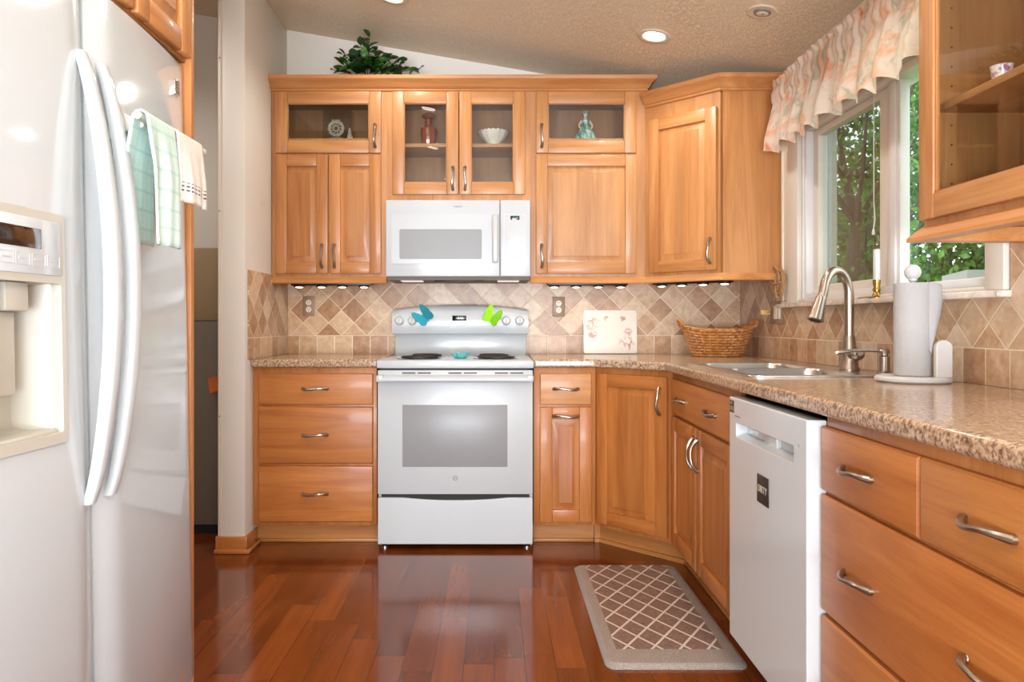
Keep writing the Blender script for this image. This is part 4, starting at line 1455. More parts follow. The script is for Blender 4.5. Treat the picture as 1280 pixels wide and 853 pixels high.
# return of the cloth to the wall at both ends
for yy in (0.0, L):
    vs2, fs2 = [], []
    for j in range(nv + 1):
        z = 0.075 - 0.335 * j / nv
        base = vs[j * n + (0 if yy == 0 else nu)]
        for i in range(6):
            q = i / 5
            vs2.append((base[0] + (0.075 - base[0]) * q, base[1] + 0.006 * math.sin(q * 9) * (1 if j > 10 else 0.4), base[2]))
    for j in range(nv):
        for i in range(5):
            fs2.append((j * 6 + i, j * 6 + i + 1, (j + 1) * 6 + i + 1, (j + 1) * 6 + i))
    mb.add(vs2, fs2)
mb.build('cloth', M['valance'], t, sharp=None)
mb = MB(); mb.tube([(0.078, 0.006, 0.005), (0.004, 0.008, 0.005), (0.004, L - 0.008, 0.005), (0.078, L - 0.006, 0.005)], 0.009, 8)
mb.build('rod', M['vinyl'], t)

t = thing('blind_cord', 'thin white pull cord hanging in front of the left window pane', 'cord', (1.405, 2.755, 1.42))
mb = MB(); mb.tube([(0, 0, 0.60), (0, 0, 0.3), (0.001, 0.001, 0.12), (0.002, -0.003, 0.06), (0, 0.003, 0.02)], [0.0018, 0.0018, 0.002, 0.0032, 0.0026], 6)
mb.build('cord', M['white_wood'], t)
mb = MB(); mb.lathe([(0, 0), (0.006, 0.004), (0.004, 0.022), (0, 0.026)], (0, 0.003, 0.0), 10)
mb.build('tassel', M['white_wood'], t)

# electric candle on the sill
t = thing('electric_candle', 'white electric candle with brass base on the window sill', 'candle lamp', (1.395, 2.715, 1.187))
mb = MB(); mb.lathe([(0, 0), (0.026, 0.0), (0.026, 0.003), (0.016, 0.008), (0.011, 0.02), (0.0135, 0.03), (0.010, 0.04), (0.013, 0.052), (0.0135, 0.066), (0, 0.066)], (0, 0, 0), 24)
mb.tube([(-0.02, 0.0, 0.004), (-0.026, 0.02, 0.004), (-0.02, 0.06, 0.003), (-0.015, 0.11, 0.003)], 0.002, 6)
mb.build('base', M['brass'], t)
mb = MB(); mb.lathe([(0, 0.06), (0.0125, 0.06), (0.0120, 0.175), (0.009, 0.178), (0, 0.178)], (0, 0, 0), 20)
mb.build('candle_tube', M['white_wood'], t)
mb = MB(); mb.lathe([(0.006, 0.176), (0.010, 0.188), (0.0125, 0.2), (0.010, 0.216), (0.004, 0.230), (0, 0.234)], (0, 0, 0), 16)
mb.tube([(-0.002, 0, 0.178), (-0.003, 0, 0.205), (0.003, 0, 0.205), (0.002, 0, 0.178)], 0.0006, 5, mat=1)
mb.build('bulb', [M['bulb'], M['brass']], t)

# ================================================================== paper towels
PX, PY = 1.262, 2.245
t = thing('paper_towel_holder', 'white wooden paper towel stand with ball finial on the worktop', 'paper towel holder', (PX, PY, 0.919))
mb = MB(); mb.lathe([(0, 0), (0.098, 0), (0.104, 0.005), (0.104, 0.012), (0.098, 0.018), (0, 0.018)], (0, 0, 0), 40)
mb.build('base', M['white_wood'], t)
mb = MB(); mb.lathe([(0.007, 0.018), (0.007, 0.302), (0.012, 0.305), (0.012, 0.311), (0, 0.311)], (0, 0, 0), 16)
mb.ball((0, 0, 0.330), 0.0235, 20)
mb.build('post', M['white_wood'], t)
mb = MB()
arch = [(-0.022, 0.017), (0.022, 0.017)] + [(0.022 * math.cos(PI * k / 10), 0.105 + 0.022 * math.sin(PI * k / 10)) for k in range(11)]
mb.prism([(0.05 + p_[0] * 1.1, p_[1]) for p_ in arch], 'XZ', -0.078, -0.062)
mb.build('arm', M['white_wood'], t, bevel=0.004)
g = G('quilted_paper')
w3 = g.n('ShaderNodeTexVoronoi', {'Vector': g.obj(), 'Scale': 110.0}).outputs[0]
M['paper'] = g.surf(g.bsdf(C('#afadab'), 0.9, 0, g.bump(w3, 0.35, 0.003), 0, 0.1))
t = thing('paper_towel_roll', 'white paper towel roll with loose sheet hanging off the stand', 'paper towel', (PX, PY, 0.938))
mb = MB(); mb.lathe([(0.019, 0.0), (0.0505, 0.0), (0.052, 0.002), (0.052, 0.276), (0.0505, 0.278), (0.019, 0.278), (0.019, 0.0)], (0, 0, 0), 44)
mb.build('roll', M['paper'], t)
mb = MB()
vs, fs = [], []
ang0 = -1.15
for j in range(15):
    v = j / 14
    z = 0.277 - 0.205 * v
    for i in range(13):
        q = i / 12
        wv = 0.056 * (1 - (max(0, v - 0.25) / 0.75) ** 1.2) + 0.004
        bx, by = 0.0528 * math.cos(ang0), 0.0528 * math.sin(ang0)
        # leaves the roll along its tangent and bows out
        tx, ty = -math.sin(ang0), math.cos(ang0)
        d = wv * q
        bow = 0.012 * math.sin(PI * q) * (1 - v * 0.5)
        vs.append((bx + tx * d + math.cos(ang0) * bow, by + ty * d + math.sin(ang0) * bow, z - 0.012 * q * q))
for j in range(14):
    for i in range(12):
        fs.append((j * 13 + i, j * 13 + i + 1, (j + 1) * 13 + i + 1, (j + 1) * 13 + i))
mb.add(vs, fs)
o = mb.build('loose_sheet', M['paper'], t, sharp=None)
md = o.modifiers.new('thickness', 'SOLIDIFY'); md.thickness = 0.002

# ================================================================== cutting board
g = G('floral_cutting_board')
P = g.obj()
n1 = g.noise(P, 26.0, 4, 0.7, 1.0)
px = g.xyz(P)
spots = None
for cx, cz, r in ((0.055, 0.165, 0.05), (0.05, 0.11, 0.03), (0.245, 0.06, 0.05), (0.255, 0.12, 0.03), (0.13, 0.2, 0.018), (0.225, 0.2, 0.02)):
    dd = g.math('SQRT', g.math('ADD', g.math('POWER', g.math('SUBTRACT', px[0], cx), 2.0), g.math('POWER', g.math('SUBTRACT', px[2], cz), 2.0)))
    k = g.math('MAXIMUM', 0.0, g.math('SUBTRACT', 1.0, g.math('DIVIDE', dd, r)))
    spots = k if spots is None else g.math('MAXIMUM', spots, k)
f = g.math('MULTIPLY', g.math('MINIMUM', 1.0, g.math('MULTIPLY', spots, 2.2)), g.ramp(n1, [(0.46, (0, 0, 0, 1)), (0.56, (1, 1, 1, 1))]))
col = g.mix(f, C('#e9e3d8'), C('#c98f86'))
n4 = g.noise(P, 60.0, 2)
col = g.mix(g.math('MULTIPLY', g.math('MULTIPLY', f, 0.6), g.ramp(n4, [(0.5, (0, 0, 0, 1)), (0.55, (1, 1, 1, 1))])), col, C('#97a08a'))
M['board'] = g.surf(g.bsdf(col, 0.15, 0, None, 0.3))
t = thing('cutting_board', 'white glass cutting board with pink flowers leaning on the back tile', 'cutting board', (0.508, 4.228, 0.921), (-0.09, 0, 0))
mb = MB(); mb.prism(rrect(0, 0.304, 0.0, 0.248, 0.012), 'XZ', 0, 0.006)
mb.build('glass', M['board'], t, bevel=0.0015)
mb = MB()
for a, c in ((0.02, 0.004), (0.284, 0.004), (0.02, 0.244), (0.284, 0.244)):
    mb.lathe([(0, 0), (0.007, 0), (0.006, 0.003), (0, 0.003)], (a, 0.006, min(0.238, max(0.01, c))), 12, 0, 'Y')
mb.build('foot', M['gasket'], t)

# ================================================================== wicker basket
g = G('honey_wicker')
P = g.obj()
n1 = g.noise(P, 40.0, 4, 0.6)
M['wicker'] = g.surf(g.bsdf(g.ramp(n1, [(0.3, C('#9a6230')), (0.55, C('#c08446')), (0.75, C('#dba667'))]), 0.5))
t = thing('wicker_basket', 'oval honey wicker basket with two handles in the worktop corner', 'basket', (1.185, 3.955, 0.919))


def oval(rx, ry, a):
    return rx * math.cos(a), ry * math.sin(a)


mb = MB()
H, NR = 0.128, 10
ns = 25
for r in range(NR):
    v = r / (NR - 1)
    z = 0.006 + H * v
    rx, ry = 0.125 + 0.055 * v, 0.085 + 0.035 * v
    pts = []
    for k in range(ns * 2 + 1):
        a = 2 * PI * k / (ns * 2)
        o_ = 0.005 * (1 if (k + r) % 2 else -1)
        q = oval(rx + o_, ry + o_, a)
        pts.append((q[0], q[1], z + 0.018 * v * math.cos(a) ** 4))
    mb.tube(pts, 0.0066, 6, caps=False)
mb.build('woven_wall', M['wicker'], t)
mb = MB()
for k in range(ns):
    a = 2 * PI * (k + 0.0) / ns
    p0 = oval(0.125, 0.085, a); p1 = oval(0.18, 0.12, a)
    mb.tube([(p0[0], p0[1], 0.002), (p1[0], p1[1], H + 0.008 + 0.018 * math.cos(a) ** 4)], 0.004, 5)
mb.build('stake', M['wicker'], t)
mb = MB()
for off in (0.0, 1.0):
    pts = []
    for k in range(121):
        a = 2 * PI * k / 120
        q = oval(0.183 + 0.004 * math.cos(a * 30 + off * PI), 0.123 + 0.004 * math.cos(a * 30 + off * PI), a)
        pts.append((q[0], q[1], H + 0.012 + 0.018 * math.cos(a) ** 4 + 0.004 * math.sin(a * 30 + off * PI)))
    mb.tube(pts, 0.006, 6, caps=False)
mb.build('rim', M['wicker'], t)
mb = MB(); mb.lathe([(0, 0), (1, 0), (1, 0.006), (0, 0.006)], (0, 0, 0), 40)
mb.v = [(x * 0.126, y * 0.086, z) for x, y, z in mb.v]
for k in range(1):
    mb.tube([(0.128 * math.cos(2 * PI * i / 60), 0.088 * math.sin(2 * PI * i / 60), 0.006) for i in range(61)], 0.006, 6, caps=False)
mb.build('base', M['wicker'], t)
for sg in (-1, 1):
    mb = MB()
    for off in (0, PI):
        pts = []
        for k in range(25):
            a = PI * k / 24
            pts.append((sg * (0.183 + 0.022 * math.sin(a) + 0.003 * math.cos(a * 14 + off)), 0.055 * math.cos(a), H + 0.026 + 0.038 * math.sin(a) + 0.003 * math.sin(a * 14 + off)))
        mb.tube(pts, 0.0055, 6)
    mb.build('handle', M['wicker'], t)

# ================================================================== on the range
g = G('teal_glass')
M['teal_glass'] = g.surf(g.bsdf(C('#6fd0cf'), 0.1, 0, None, 0.3, 0.5, {'Transmission Weight': 0.35}))
mb = MB()
mb.lathe([(0.0, 0.0), (0.026, 0.0), (0.034, 0.008), (0.042, 0.02), (0.046, 0.03), (0.041, 0.03), (0.03, 0.012), (0.0, 0.006)], (0, 0, 0), 48,
         wav=lambda a, v: 0.16 * math.cos(7 * a) * min(1, v * 2))
o = mb.build('glass_dish', M['teal_glass'], None, (-0.172, 3.79, 0.9145))
tag(o, 'small teal glass dish with fluted edge on the middle of the cooktop', 'dish')


def butterfly(name, label, loc, m1, m2, rz, tilt, mirror=1):
    t = thing(name, label, 'butterfly', loc, (0, tilt, rz))
    def wing(pts, m, ang, nm):
        mb = MB()
        mb.prism(pts, 'XZ', -0.0025, 0.0025)
        return mb.build(nm, m, t, rot=(0, 0, ang))
    up = [(0, 0.0), (0.004, 0.022), (0.012, 0.05), (0.024, 0.072), (0.036, 0.08), (0.046, 0.07), (0.05, 0.05), (0.052, 0.03), (0.047, 0.016), (0.05, 0.004), (0.048, -0.012), (0.036, -0.022), (0.02, -0.02), (0.006, -0.01)]
    wing(up, m1, -0.5, 'wing')
    wing([(-x, z) for x, z in up][::-1], m2, 0.5, 'wing')
    mb = MB(); mb.tube([(0, 0.002, -0.022), (0, 0.002, 0.01), (0, 0.002, 0.034)], [0.002, 0.0042, 0.002], 8)
    mb.build('body', m2, t)


butterfly('butterfly_magnet', 'teal blue felt butterfly on the range control panel beside left knobs', (-0.375, 4.088, 1.118), M['teal_dk'], M['teal'], 0.1, -0.80)
butterfly('butterfly_magnet', 'lime green felt butterfly on the range control panel beside right knobs', (-0.022, 4.088, 1.112), M['lime_dk'], M['lime'], -0.1, 0.50)

# ================================================================== display pieces in the glass cabinets
SZ = UZ + 0.725 + 0.0165
t = thing('display_case', 'small clear display case with round white filigree ornament in the top left cabinet', 'ornament', (-0.942, 4.09, SZ))
mb = MB()
x0_, x1_, y0_, y1_, h_ = 0.0, 0.155, 0.0, 0.08, 0.185
for bx in ((x0_, x1_, y0_, y0_ + 0.002, 0, h_), (x0_, x1_, y1_ - 0.002, y1_, 0, h_), (x0_, x0_ + 0.002, y0_, y1_, 0, h_), (x1_ - 0.002, x1_, y0_, y1_, 0, h_), (x0_, x1_, y0_, y1_, h_ - 0.002, h_)):
    mb.box(*bx)
mb.build('case', M['acrylic'], t)
M['blue_ceramic'] = simple('blue_white_ceramic', '#7f93a6', 0.3, var=0.45)
mb = MB()
mb.tube([(0.063 + 0.038 * math.cos(2 * PI * k / 40), 0.04, 0.092 + 0.038 * math.sin(2 * PI * k / 40)) for k in range(41)], [0.0095 if k % 4 < 2 else 0.0075 for k in range(41)], 8, caps=False)
for k in range(9):
    a = 2 * PI * k / 9
    mb.tube([(0.063 + 0.034 * math.cos(a), 0.04, 0.092 + 0.034 * math.sin(a)), (0.063 + 0.012 * math.cos(a + 0.9), 0.038, 0.092 + 0.012 * math.sin(a + 0.9))], 0.0032, 6)
for a in (0.045, 0.063, 0.08):
    mb.ball((a, 0.04, 0.137), 0.006, 10)
mb.build('filigree_ring', M['ceramic'], t)
mb = MB(); mb.ball((0.062, 0.04, 0.024), 0.024, 18, s=(1.9, 1.2, 1)); mb.ball((0.115, 0.04, 0.018), 0.018, 14, s=(1.5, 1.2, 1)); mb.lathe([(0, 0), (0.05, 0), (0.05, 0.006), (0, 0.006)], (0.075, 0.04, 0.001), 24)
mb.build('base', M['blue_ceramic'], t)
mb = MB(); mb.tube([(0.112, 0.04, 0.03), (0.122, 0.04, 0.06), (0.13, 0.038, 0.078)], [0.006, 0.004, 0.006], 8)
mb.build('twig', M['gasket'], t)
mb = MB(); mb.lathe([(0, 0), (0.02, 0), (0.018, 0.03), (0.009, 0.07), (0.004, 0.088), (0, 0.088)], (0.142, 0.025, 0.002), 16)
mb.build('figure', M['ceramic'], t)

g = G('amber_glass')
M['amber'] = g.surf(g.bsdf(C('#8a3a02'), 0.05, 0, None, 0.3, 0.5, {'Transmission Weight': 0.25}))
t = thing('amber_bottle', 'amber ribbed glass bottle with stopper on the cabinet shelf above microwave', 'bottle', (-0.362, 4.09, SHELF_Z + 0.0005))
mb = MB()
mb.lathe([(0, 0), (0.034, 0), (0.036, 0.004), (0.041, 0.05), (0.046, 0.085), (0.043, 0.1), (0.03, 0.108), (0.021, 0.112), (0.019, 0.125), (0.022, 0.14), (0.0, 0.14)], (0, 0, 0), 48, wav=lambda a, v: 0.025 * math.cos(14 * a) if v < 0.62 else 0)
mb.build('body', M['amber'], t)
mb = MB(); mb.lathe([(0.013, 0.14), (0.014, 0.152), (0.03, 0.158), (0.036, 0.170), (0.024, 0.184), (0.008, 0.19), (0, 0.196)], (0, 0, 0), 28)
mb.build('stopper', M['amber'], t)

mb = MB()
prof = [(0, 0), (0.034, 0.0), (0.036, 0.004), (0.03, 0.012), (0.032, 0.02), (0.055, 0.045), (0.066, 0.066), (0.073, 0.082), (0.069, 0.083), (0.06, 0.066), (0.048, 0.045), (0.026, 0.026), (0, 0.024)]
mb.lathe([(r * 1.12, z) for r, z in prof], (0, 0, 0), 60, wav=lambda a, v: 0.03 * math.cos(10 * a) * max(0, min(1, (0.5 - abs(v - 0.6)) * 3)) if 0.3 < v < 0.9 else 0)
mb.v = [(x, y, z + (0.0035 * math.cos(20 * math.atan2(y, x)) if z > 0.075 else 0)) for x, y, z in mb.v]
o = mb.build('ruffled_bowl', M['ceramic'], None, (-0.005, 4.09, SHELF_Z + 0.0005))
tag(o, 'white footed bowl with ruffled rim on the cabinet shelf above microwave', 'bowl')

t = thing('porcelain_figurine', 'porcelain lady figurine in green gown and hat in the top right cabinet', 'figurine', (0.497, 4.07, SZ))
g = G('green_gown_glaze')
P = g.obj()
n1 = g.noise(g.n('ShaderNodeMapping', {'Vector': P, 'Scale': (60, 60, 14)}).outputs[0], 1.0, 3, 0.6, 1.0)
M['gown'] = g.surf(g.bsdf(g.ramp(n1, [(0.36, C('#2f5f58')), (0.48, C('#5c948a')), (0.58, C('#b7cfc2')), (0.7, C('#e0ddd0'))]), 0.25))
mb = MB()
mb.lathe([(0, 0), (0.062, 0), (0.064, 0.008), (0.054, 0.035), (0.038, 0.065), (0.02, 0.088), (0.0165, 0.094), (0.021, 0.105), (0.024, 0.116), (0.018, 0.124), (0, 0.126)], (0, 0, 0), 48, wav=lambda a, v: 0.08 * math.cos(9 * a) * max(0, 1 - v * 1.9))
mb.build('gown', M['gown'], t)
mb = MB()
mb.tube([(0, 0, 0.12), (0, 0, 0.132), (0, 0, 0.14)], [0.013, 0.006, 0.006], 12)
mb.ball((0, -0.002, 0.151), 0.0135, 16, s=(0.86, 0.95, 1.1))
mb.ball((0, -0.0155, 0.149), 0.0022, 8)
for sg in (-1, 1):
    mb.tube([(sg * 0.02, 0, 0.118), (sg * 0.034, -0.008, 0.098), (sg * 0.036, -0.024, 0.08), (sg * 0.03, -0.034, 0.07)], [0.006, 0.0058, 0.0046, 0.004], 10)
    mb.ball((sg * 0.029, -0.036, 0.068), 0.0048, 10)
    mb.ball((sg * 0.0048, -0.0135, 0.153), 0.0012, 6, mat=1)
mb.build('body', [M['skin'], M['gasket']], t)
mb = MB()
mb.ball((0, 0.004, 0.154), 0.0145, 14, mat=0, s=(1.05, 1, 1))
mb.v = [(x, max(y, -0.004), z) for x, y, z in mb.v]
M['hair'] = simple('figurine_hair', '#4b3222', 0.4)
mb.build('hair', M['hair'], t)
mb = MB(); mb.lathe([(0, 0.172), (0.013, 0.171), (0.016, 0.164), (0.03, 0.161), (0.031, 0.1585), (0.013, 0.1605), (0, 0.162)], (0, 0.006, 0), 28)
mb.v = [(x, y, z + 0.25 * y) for x, y, z in mb.v]
mb.build('hat', M['gown'], t)
mb = MB(); mb.ball((-0.062, -0.02, 0.006), 0.012, 10, s=(1.7, 1, 0.5))
mb.build('base', M['ceramic'], t)

t = thing('porcelain_cup', 'small white porcelain cup with pink flowers on the right glass cabinet shelf', 'cup', (1.19, 1.745, CAB_SHELF + 0.0005))
g = G('pink_flowered_china')
n1 = g.noise(g.obj(), 55.0, 4, 0.7, 0.5)
M['china'] = g.surf(g.bsdf(g.ramp(n1, [(0.5, C('#ece6dd')), (0.58, C('#c77f9a')), (0.66, C('#8d5a86')), (0.74, C('#ece6dd'))]), 0.15, 0, None, 0.3))
mb = MB(); mb.lathe([(0, 0), (0.016, 0), (0.017, 0.003), (0.02, 0.018), (0.0235, 0.04), (0.0255, 0.045), (0.0225, 0.044), (0.018, 0.02), (0.0, 0.008)], (0, 0, 0), 32)
mb.build('bowl', M['china'], t)
mb = MB(); mb.tube([(0.02, 0, 0.036), (0.03, 0, 0.036), (0.032, 0, 0.024), (0.02, 0, 0.014)], 0.0022, 8)
mb.build('handle', M['china'], t)

# ================================================================== plant on the cabinets
g = G('glossy_leaf')
oi = g.noise(g.pos(), 16.0, 2)
M['leaf'] = g.surf(g.bsdf(g.ramp(oi, [(0.4, C('#11260f')), (0.56, C('#23501a')), (0.7, C('#5c9436'))]), 0.3))
t = thing('potted_vine', 'trailing green leafy plant in dark pot on top of the cabinets', 'plant', (-0.70, 4.085, UT + 0.002))
mb = MB(); mb.lathe([(0, 0), (0.06, 0), (0.075, 0.08), (0.08, 0.09), (0.07, 0.09), (0.065, 0.075), (0, 0.075)], (0, 0, 0), 28)
mb.build('pot', M['soil'], t)
rnd = random.Random(11)
stems, leaves = [], []
mbS, mbL = MB(), MB()


def leaf(mb, p, d, nrm, L, W):
    d = d.normalized(); nrm = (nrm - d * nrm.dot(d)).normalized(); s_ = d.cross(nrm)
    out = []
    prof = [(0, 0.0), (0.12, 0.55), (0.35, 1.0), (0.65, 0.85), (0.88, 0.4), (1.0, 0.0)]
    idx = []
    vs = []
    for u, w_ in prof:
        c = p + d * (L * u) - nrm * (0.25 * L * u * u)
        if w_ == 0:
            vs.append(c); idx.append((len(vs) - 1,))
        else:
            vs += [c + s_ * (W * w_) + nrm * (0.12 * L * w_), c - nrm * 0.0, c - s_ * (W * w_) + nrm * (0.12 * L * w_)]
            idx.append((len(vs) - 3, len(vs) - 2, len(vs) - 1))
    fs = []
    for a, b_ in zip(idx, idx[1:]):
        if len(a) == 1:
            fs += [(a[0], b_[0], b_[1]), (a[0], b_[1], b_[2])]
        elif len(b_) == 1:
            fs += [(a[0], b_[0], a[1]), (a[1], b_[0], a[2])]
        else:
            fs += [(a[0], b_[0], b_[1], a[1]), (a[1], b_[1], b_[2], a[2])]
    mb.add(vs, fs)


tips = [(-0.03, -0.02, 0.22), (0.02, -0.05, 0.235), (0.05, 0.0, 0.20), (-0.08, -0.02, 0.17), (-0.11, -0.03, 0.16), (0.08, -0.05, 0.15), (-0.10, -0.08, 0.10), (0.0, -0.10, 0.13), (0.05, -0.1, 0.12),
        (0.13, -0.05, 0.14), (0.16, -0.08, 0.09), (0.22, -0.10, 0.075), (0.26, -0.1, 0.07), (-0.13, -0.11, 0.065), (-0.07, -0.13, 0.07), (0.12, -0.13, 0.075), (0.05, -0.13, 0.075), (0.0, -0.12, 0.09), (0.08, 0.04, 0.16), (-0.05, 0.04, 0.18), (0.02, -0.07, 0.18), (-0.05, -0.09, 0.14), (0.10, -0.10, 0.12), (0.18, -0.1, 0.11)]
for tip in tips:
    tip = Vector((tip[0] * 1.12, tip[1], tip[2] * 1.22 + 0.03))
    b0 = Vector((tip.x * 0.2, tip.y * 0.2, 0.075))
    mid = (b0 + tip) / 2 + Vector((0, 0, 0.05))
    pts = [b0.lerp(mid, k / 5).lerp(mid.lerp(tip, k / 5), k / 5) for k in range(6)]
    mbS.tube(pts, 0.0018, 5)
    for k in range(7):
        u = 0.35 + 0.65 * k / 6
        i = min(4, int(u * 5))
        p = pts[i].lerp(pts[i + 1], u * 5 - i)
        d = Vector((rnd.uniform(-1, 1), rnd.uniform(-1, 0.5), rnd.uniform(-0.5, 0.5))) + (pts[5] - pts[0]).normalized() * 0.5
        leaf(mbL, p, d, Vector((rnd.uniform(-0.4, 0.4), -0.7, 0.7)), rnd.uniform(0.04, 0.066), rnd.uniform(0.017, 0.026))
mbS.build('stem', M['leaf'], t)
mbL.build('foliage', M['leaf'], t, fix=False, sharp=None)

# ================================================================== floor mat
g = G('taupe_lattice_mat')
P = g.obj()
px = g.xyz(P)
MWX, MWY = 0.455, 0.985
a = g.math('ADD', g.math('DIVIDE', px[0], 0.093), g.math('DIVIDE', px[1], 0.143))
b_ = g.math('SUBTRACT', g.math('DIVIDE', px[0], 0.093), g.math('DIVIDE', px[1], 0.143))


def near(s_, w_):
    f = g.math('FRACT', s_)
    return g.math('LESS_THAN', g.math('MINIMUM', f, g.math('SUBTRACT', 1.0, f)), w_)


ln = g.math('MAXIMUM', near(a, 0.055), near(b_, 0.055))
inside = g.math('MULTIPLY', g.math('MULTIPLY', g.math('GREATER_THAN', px[0], 0.05), g.math('LESS_THAN', px[0], MWX - 0.05)), g.math('MULTIPLY', g.math('GREATER_THAN', px[1], 0.115), g.math('LESS_THAN', px[1], MWY - 0.012)))
nz = g.noise(P, 60.0, 3, 0.6)
wv = g.n('ShaderNodeTexVoronoi', {'Vector': P, 'Scale': 240.0}).outputs[0]
dark = g.ramp(nz, [(0.3, C('#6a5348')), (0.7, C('#82695f'))])
light = g.mix(wv, C('#756a62'), C('#9f948b'))
col = g.mix(inside, light, g.mix(ln, dark, C('#c2b6a8')))
M['mat'] = g.surf(g.bsdf(col, 0.4, 0, g.bump(wv, 0.2, 0.002), 0, 0.6))
mb = MB()
lp = lambda ins, z: [(x, y, z) for x, y in rrect(ins, MWX - ins, ins, MWY - ins, 0.035, 6)]
mb.loft([lp(0, 0), lp(0, 0.004), lp(0.012, 0.014), lp(0.02, 0.0155)])
o = mb.build('floor_mat', M['mat'], None, (0.353, 2.347, 0.0005), sharp=50)
tag(o, 'taupe kitchen mat with pale diamond lattice in front of the sink cabinet', 'mat')

# ================================================================== hall glimpse beyond the refrigerator
t = thing('hall_cabinet', 'dark grey-brown cabinet glimpsed in the hall beyond the refrigerator', 'cabinet', (-1.95, 3.85, 0))
mb = MB(); mb.box(0.0, 0.58, 0.0, 0.38, 0.05, 1.105, b=0.006); mb.box(0.02, 0.56, 0.03, 0.36, 0, 0.05, mat=1)
mb.build('body', [M['hall_box'], M['gasket']], t)
mb = MB(); mb.box(0.0, 0.58, 0.06, 0.38, 1.107, 1.49, b=0.006)
mb.build('upper_panel', M['hall_box2'], t)
mb = MB(); mb.prism([(-0.0, 0.0), (0.05, 0.02), (0.05, 0.07), (0.02, 0.09), (-0.012, 0.075)], 'XZ', 0, 0.03)
o = mb.build('wooden_bracket', M['base_wood'], None, (-1.458, 3.815, 0.732), tone=(1.3, 0.9, 0.6))
tag(o, 'small orange wooden bracket in front of the hall cabinet', 'bracket')
mb = MB(); mb.tube([(0, 0, 0), (0.012, 0, 0), (0.012, 0, -0.012), (0.017, 0, -0.012), (0.017, 0, 0.006)], 0.0016, 6)
mb.box(-0.001, 0.002, -0.004, 0.004, -0.02, 0.012)
o = mb.build('wall_hook', M['casing'], None, (XS + 0.0015, 3.79, 1.71))
tag(o, 'tiny pale hook on the cream wall left of the wall cabinets', 'hook')

# ================================================================== outdoors beyond the window
g = G('lawn')
nz = g.noise(g.pos(), 1.5, 5)
M['lawn'] = g.surf(g.bsdf(g.ramp(nz, [(0.35, C('#4d6a35')), (0.65, C('#86a05a'))]), 0.9))
mb = MB(); mb.box(1.7, 45, -20, 60, -0.7, -0.55)
struct(mb.build('ground', M['lawn']))
g = G('tree_leaves')
nz = g.noise(g.pos(), 2.6, 3)
colr = g.ramp(nz, [(0.35, C('#33551f')), (0.55, C('#5d8a3a')), (0.72, C('#8fb765'))])
df = g.bsdf(colr, 0.6)
tl = g.n('ShaderNodeBsdfTranslucent', {'Color': colr}).outputs[0]
M['tree_leaf'] = g.surf(g.n('ShaderNodeMixShader', {0: 0.4, 1: df, 2: tl}).outputs[0])
M['bark'] = simple('bark', '#4d4038', 0.9, var=0.25)


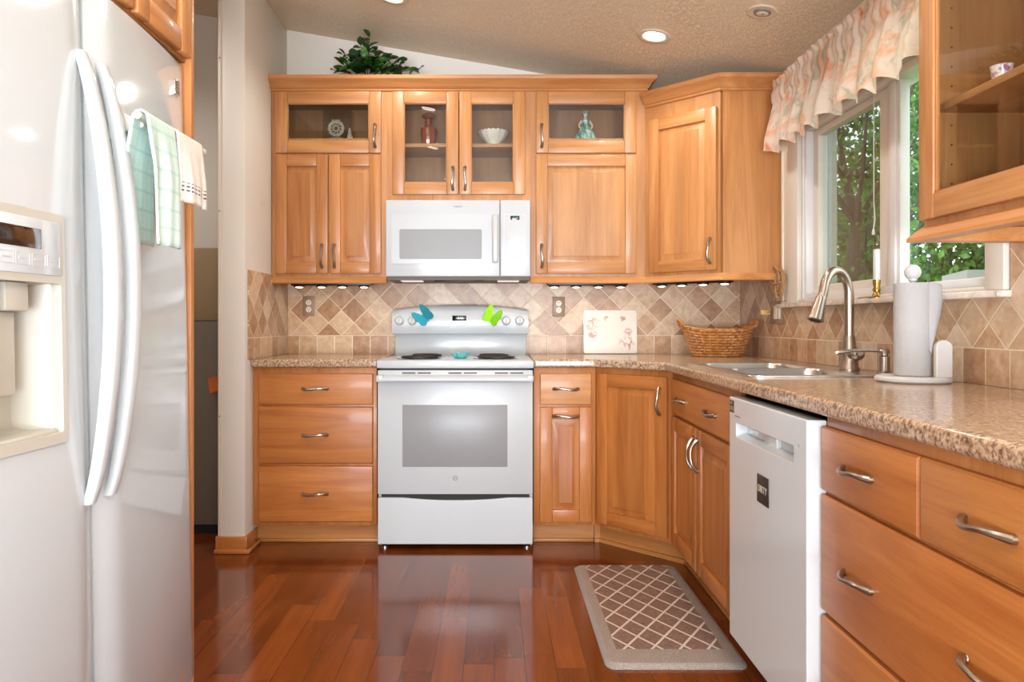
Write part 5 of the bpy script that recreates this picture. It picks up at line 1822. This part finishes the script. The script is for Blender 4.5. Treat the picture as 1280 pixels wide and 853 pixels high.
def tree(label, loc, h, r, nleaf, seed, trunk_r=0.16, z0=1.5, fork=True, ls=0.16, group='trees outside the window'):
    rnd = random.Random(seed)
    t = thing('garden_tree', label, 'tree', loc, group=group)
    mb = MB()
    pts = [(0.1 * math.sin(k * 1.3 + seed), 0.1 * math.cos(k * 1.7 + seed), h * 0.9 * k / 6) for k in range(7)]
    mb.tube(pts, [trunk_r * (1 - 0.13 * k) for k in range(7)], 9)
    tips = []
    for k in range(16):
        q = Vector(pts[rnd.randint(1, 5)])
        a = rnd.uniform(0, 2 * PI)
        e = q + Vector((math.cos(a) * r * rnd.uniform(0.5, 1), math.sin(a) * r * rnd.uniform(0.5, 1), rnd.uniform(0.15, 0.4) * h))
        m_ = q.lerp(e, 0.5) + Vector((0, 0, -0.1 * h * rnd.random()))
        mb.tube([q, m_, e], [trunk_r * 0.34, trunk_r * 0.2, 0.02], 6)
        tips += [m_, e]
    mb.build('trunk', M['bark'], t)
    vs, fs = [], []
    blobs = [(b_, rnd.uniform(0.25, 0.5) * r) for b_ in tips] + [(Vector((rnd.uniform(-1, 1) * r * 0.7, rnd.uniform(-1, 1) * r * 0.7, rnd.uniform(z0, h))), rnd.uniform(0.3, 0.5) * r) for _ in range(14)]
    for k in range(nleaf):
        c, br = rnd.choice(blobs)
        d = Vector((rnd.gauss(0, 1), rnd.gauss(0, 1), rnd.gauss(0, 1))).normalized() * br * rnd.random() ** 0.5
        p = c + d
        a = Vector((rnd.gauss(0, 1), rnd.gauss(0, 1), rnd.gauss(0, 1))).normalized()
        b2 = a.cross(Vector((rnd.gauss(0, 1), rnd.gauss(0, 1), rnd.gauss(0, 1)))).normalized()
        s_ = ls * rnd.uniform(0.6, 1.2)
        i = len(vs)
        vs += [p - a * s_ * 0.5, p + b2 * s_ * 0.3, p + a * s_ * 0.5, p - b2 * s_ * 0.3]
        fs.append((i, i + 1, i + 2, i + 3))
    mb = MB(); mb.add(vs, fs)
    mb.build('foliage', M['tree_leaf'], t, fix=False, sharp=None)


tree('bare-trunked garden tree with sky showing through, behind the left window pane', (5.4, 11.4, -0.55), 5.2, 1.6, 1300, 3, 0.15, 3.0, ls=0.15)
tree('dense green garden tree filling the right window pane', (10.0, 16.3, -0.55), 7.0, 2.5, 12000, 8, 0.2, 1.0, ls=0.2)
tree('large pale green tree far behind the left window pane', (10.6, 22.4, -0.55), 7.0, 2.6, 4000, 12, 0.22, 2.5, ls=0.26)
tree('broad green garden tree beyond the near end of the window, behind the glass cabinet', (11.5, 9.2, -0.55), 7.0, 2.7, 9000, 31, 0.2, 0.8, ls=0.2)
t = thing('garden_shed', 'small pale shed in front of the dense garden tree, low in the right pane', 'shed', (7.7, 11.75, -0.55))
M['siding'] = simple('white_siding', '#cfd0d2', 0.7)
M['roofing'] = simple('grey_roofing', '#9b9490', 0.9)
mb = MB(); mb.box(0, 1.2, 0.3, 0.85, 0, 2.35)
mb.build('wall', M['siding'], t)
mb = MB(); mb.prism([(0.24, 2.35), (0.92, 2.35), (0.92, 2.44), (0.24, 2.5)], 'YZ', -0.08, 1.28)
mb.build('roof', M['roofing'], t)
t = thing('neighbor_house', 'pale neighbouring house with low roof beyond the garden trees', 'house', (15.0, 30.0, -0.55))
mb = MB(); mb.box(0, 6, -2.5, 6, 0, 2.6)
mb.build('wall', M['siding'], t)
mb = MB(); mb.prism([(-3.0, 2.6), (6.5, 2.6), (1.75, 4.0)], 'YZ', -0.4, 6.4)
mb.build('roof', M['roofing'], t)
mb = MB(); mb.box(-0.03, 0.01, 0.0, 1.2, 1.2, 2.1)
mb.build('window', M['vinyl'], t)
mb = MB(); mb.box(-0.03, 0.01, 2.5, 4.2, 0.0, 2.1)
mb.build('garage_door', M['vinyl'], t)
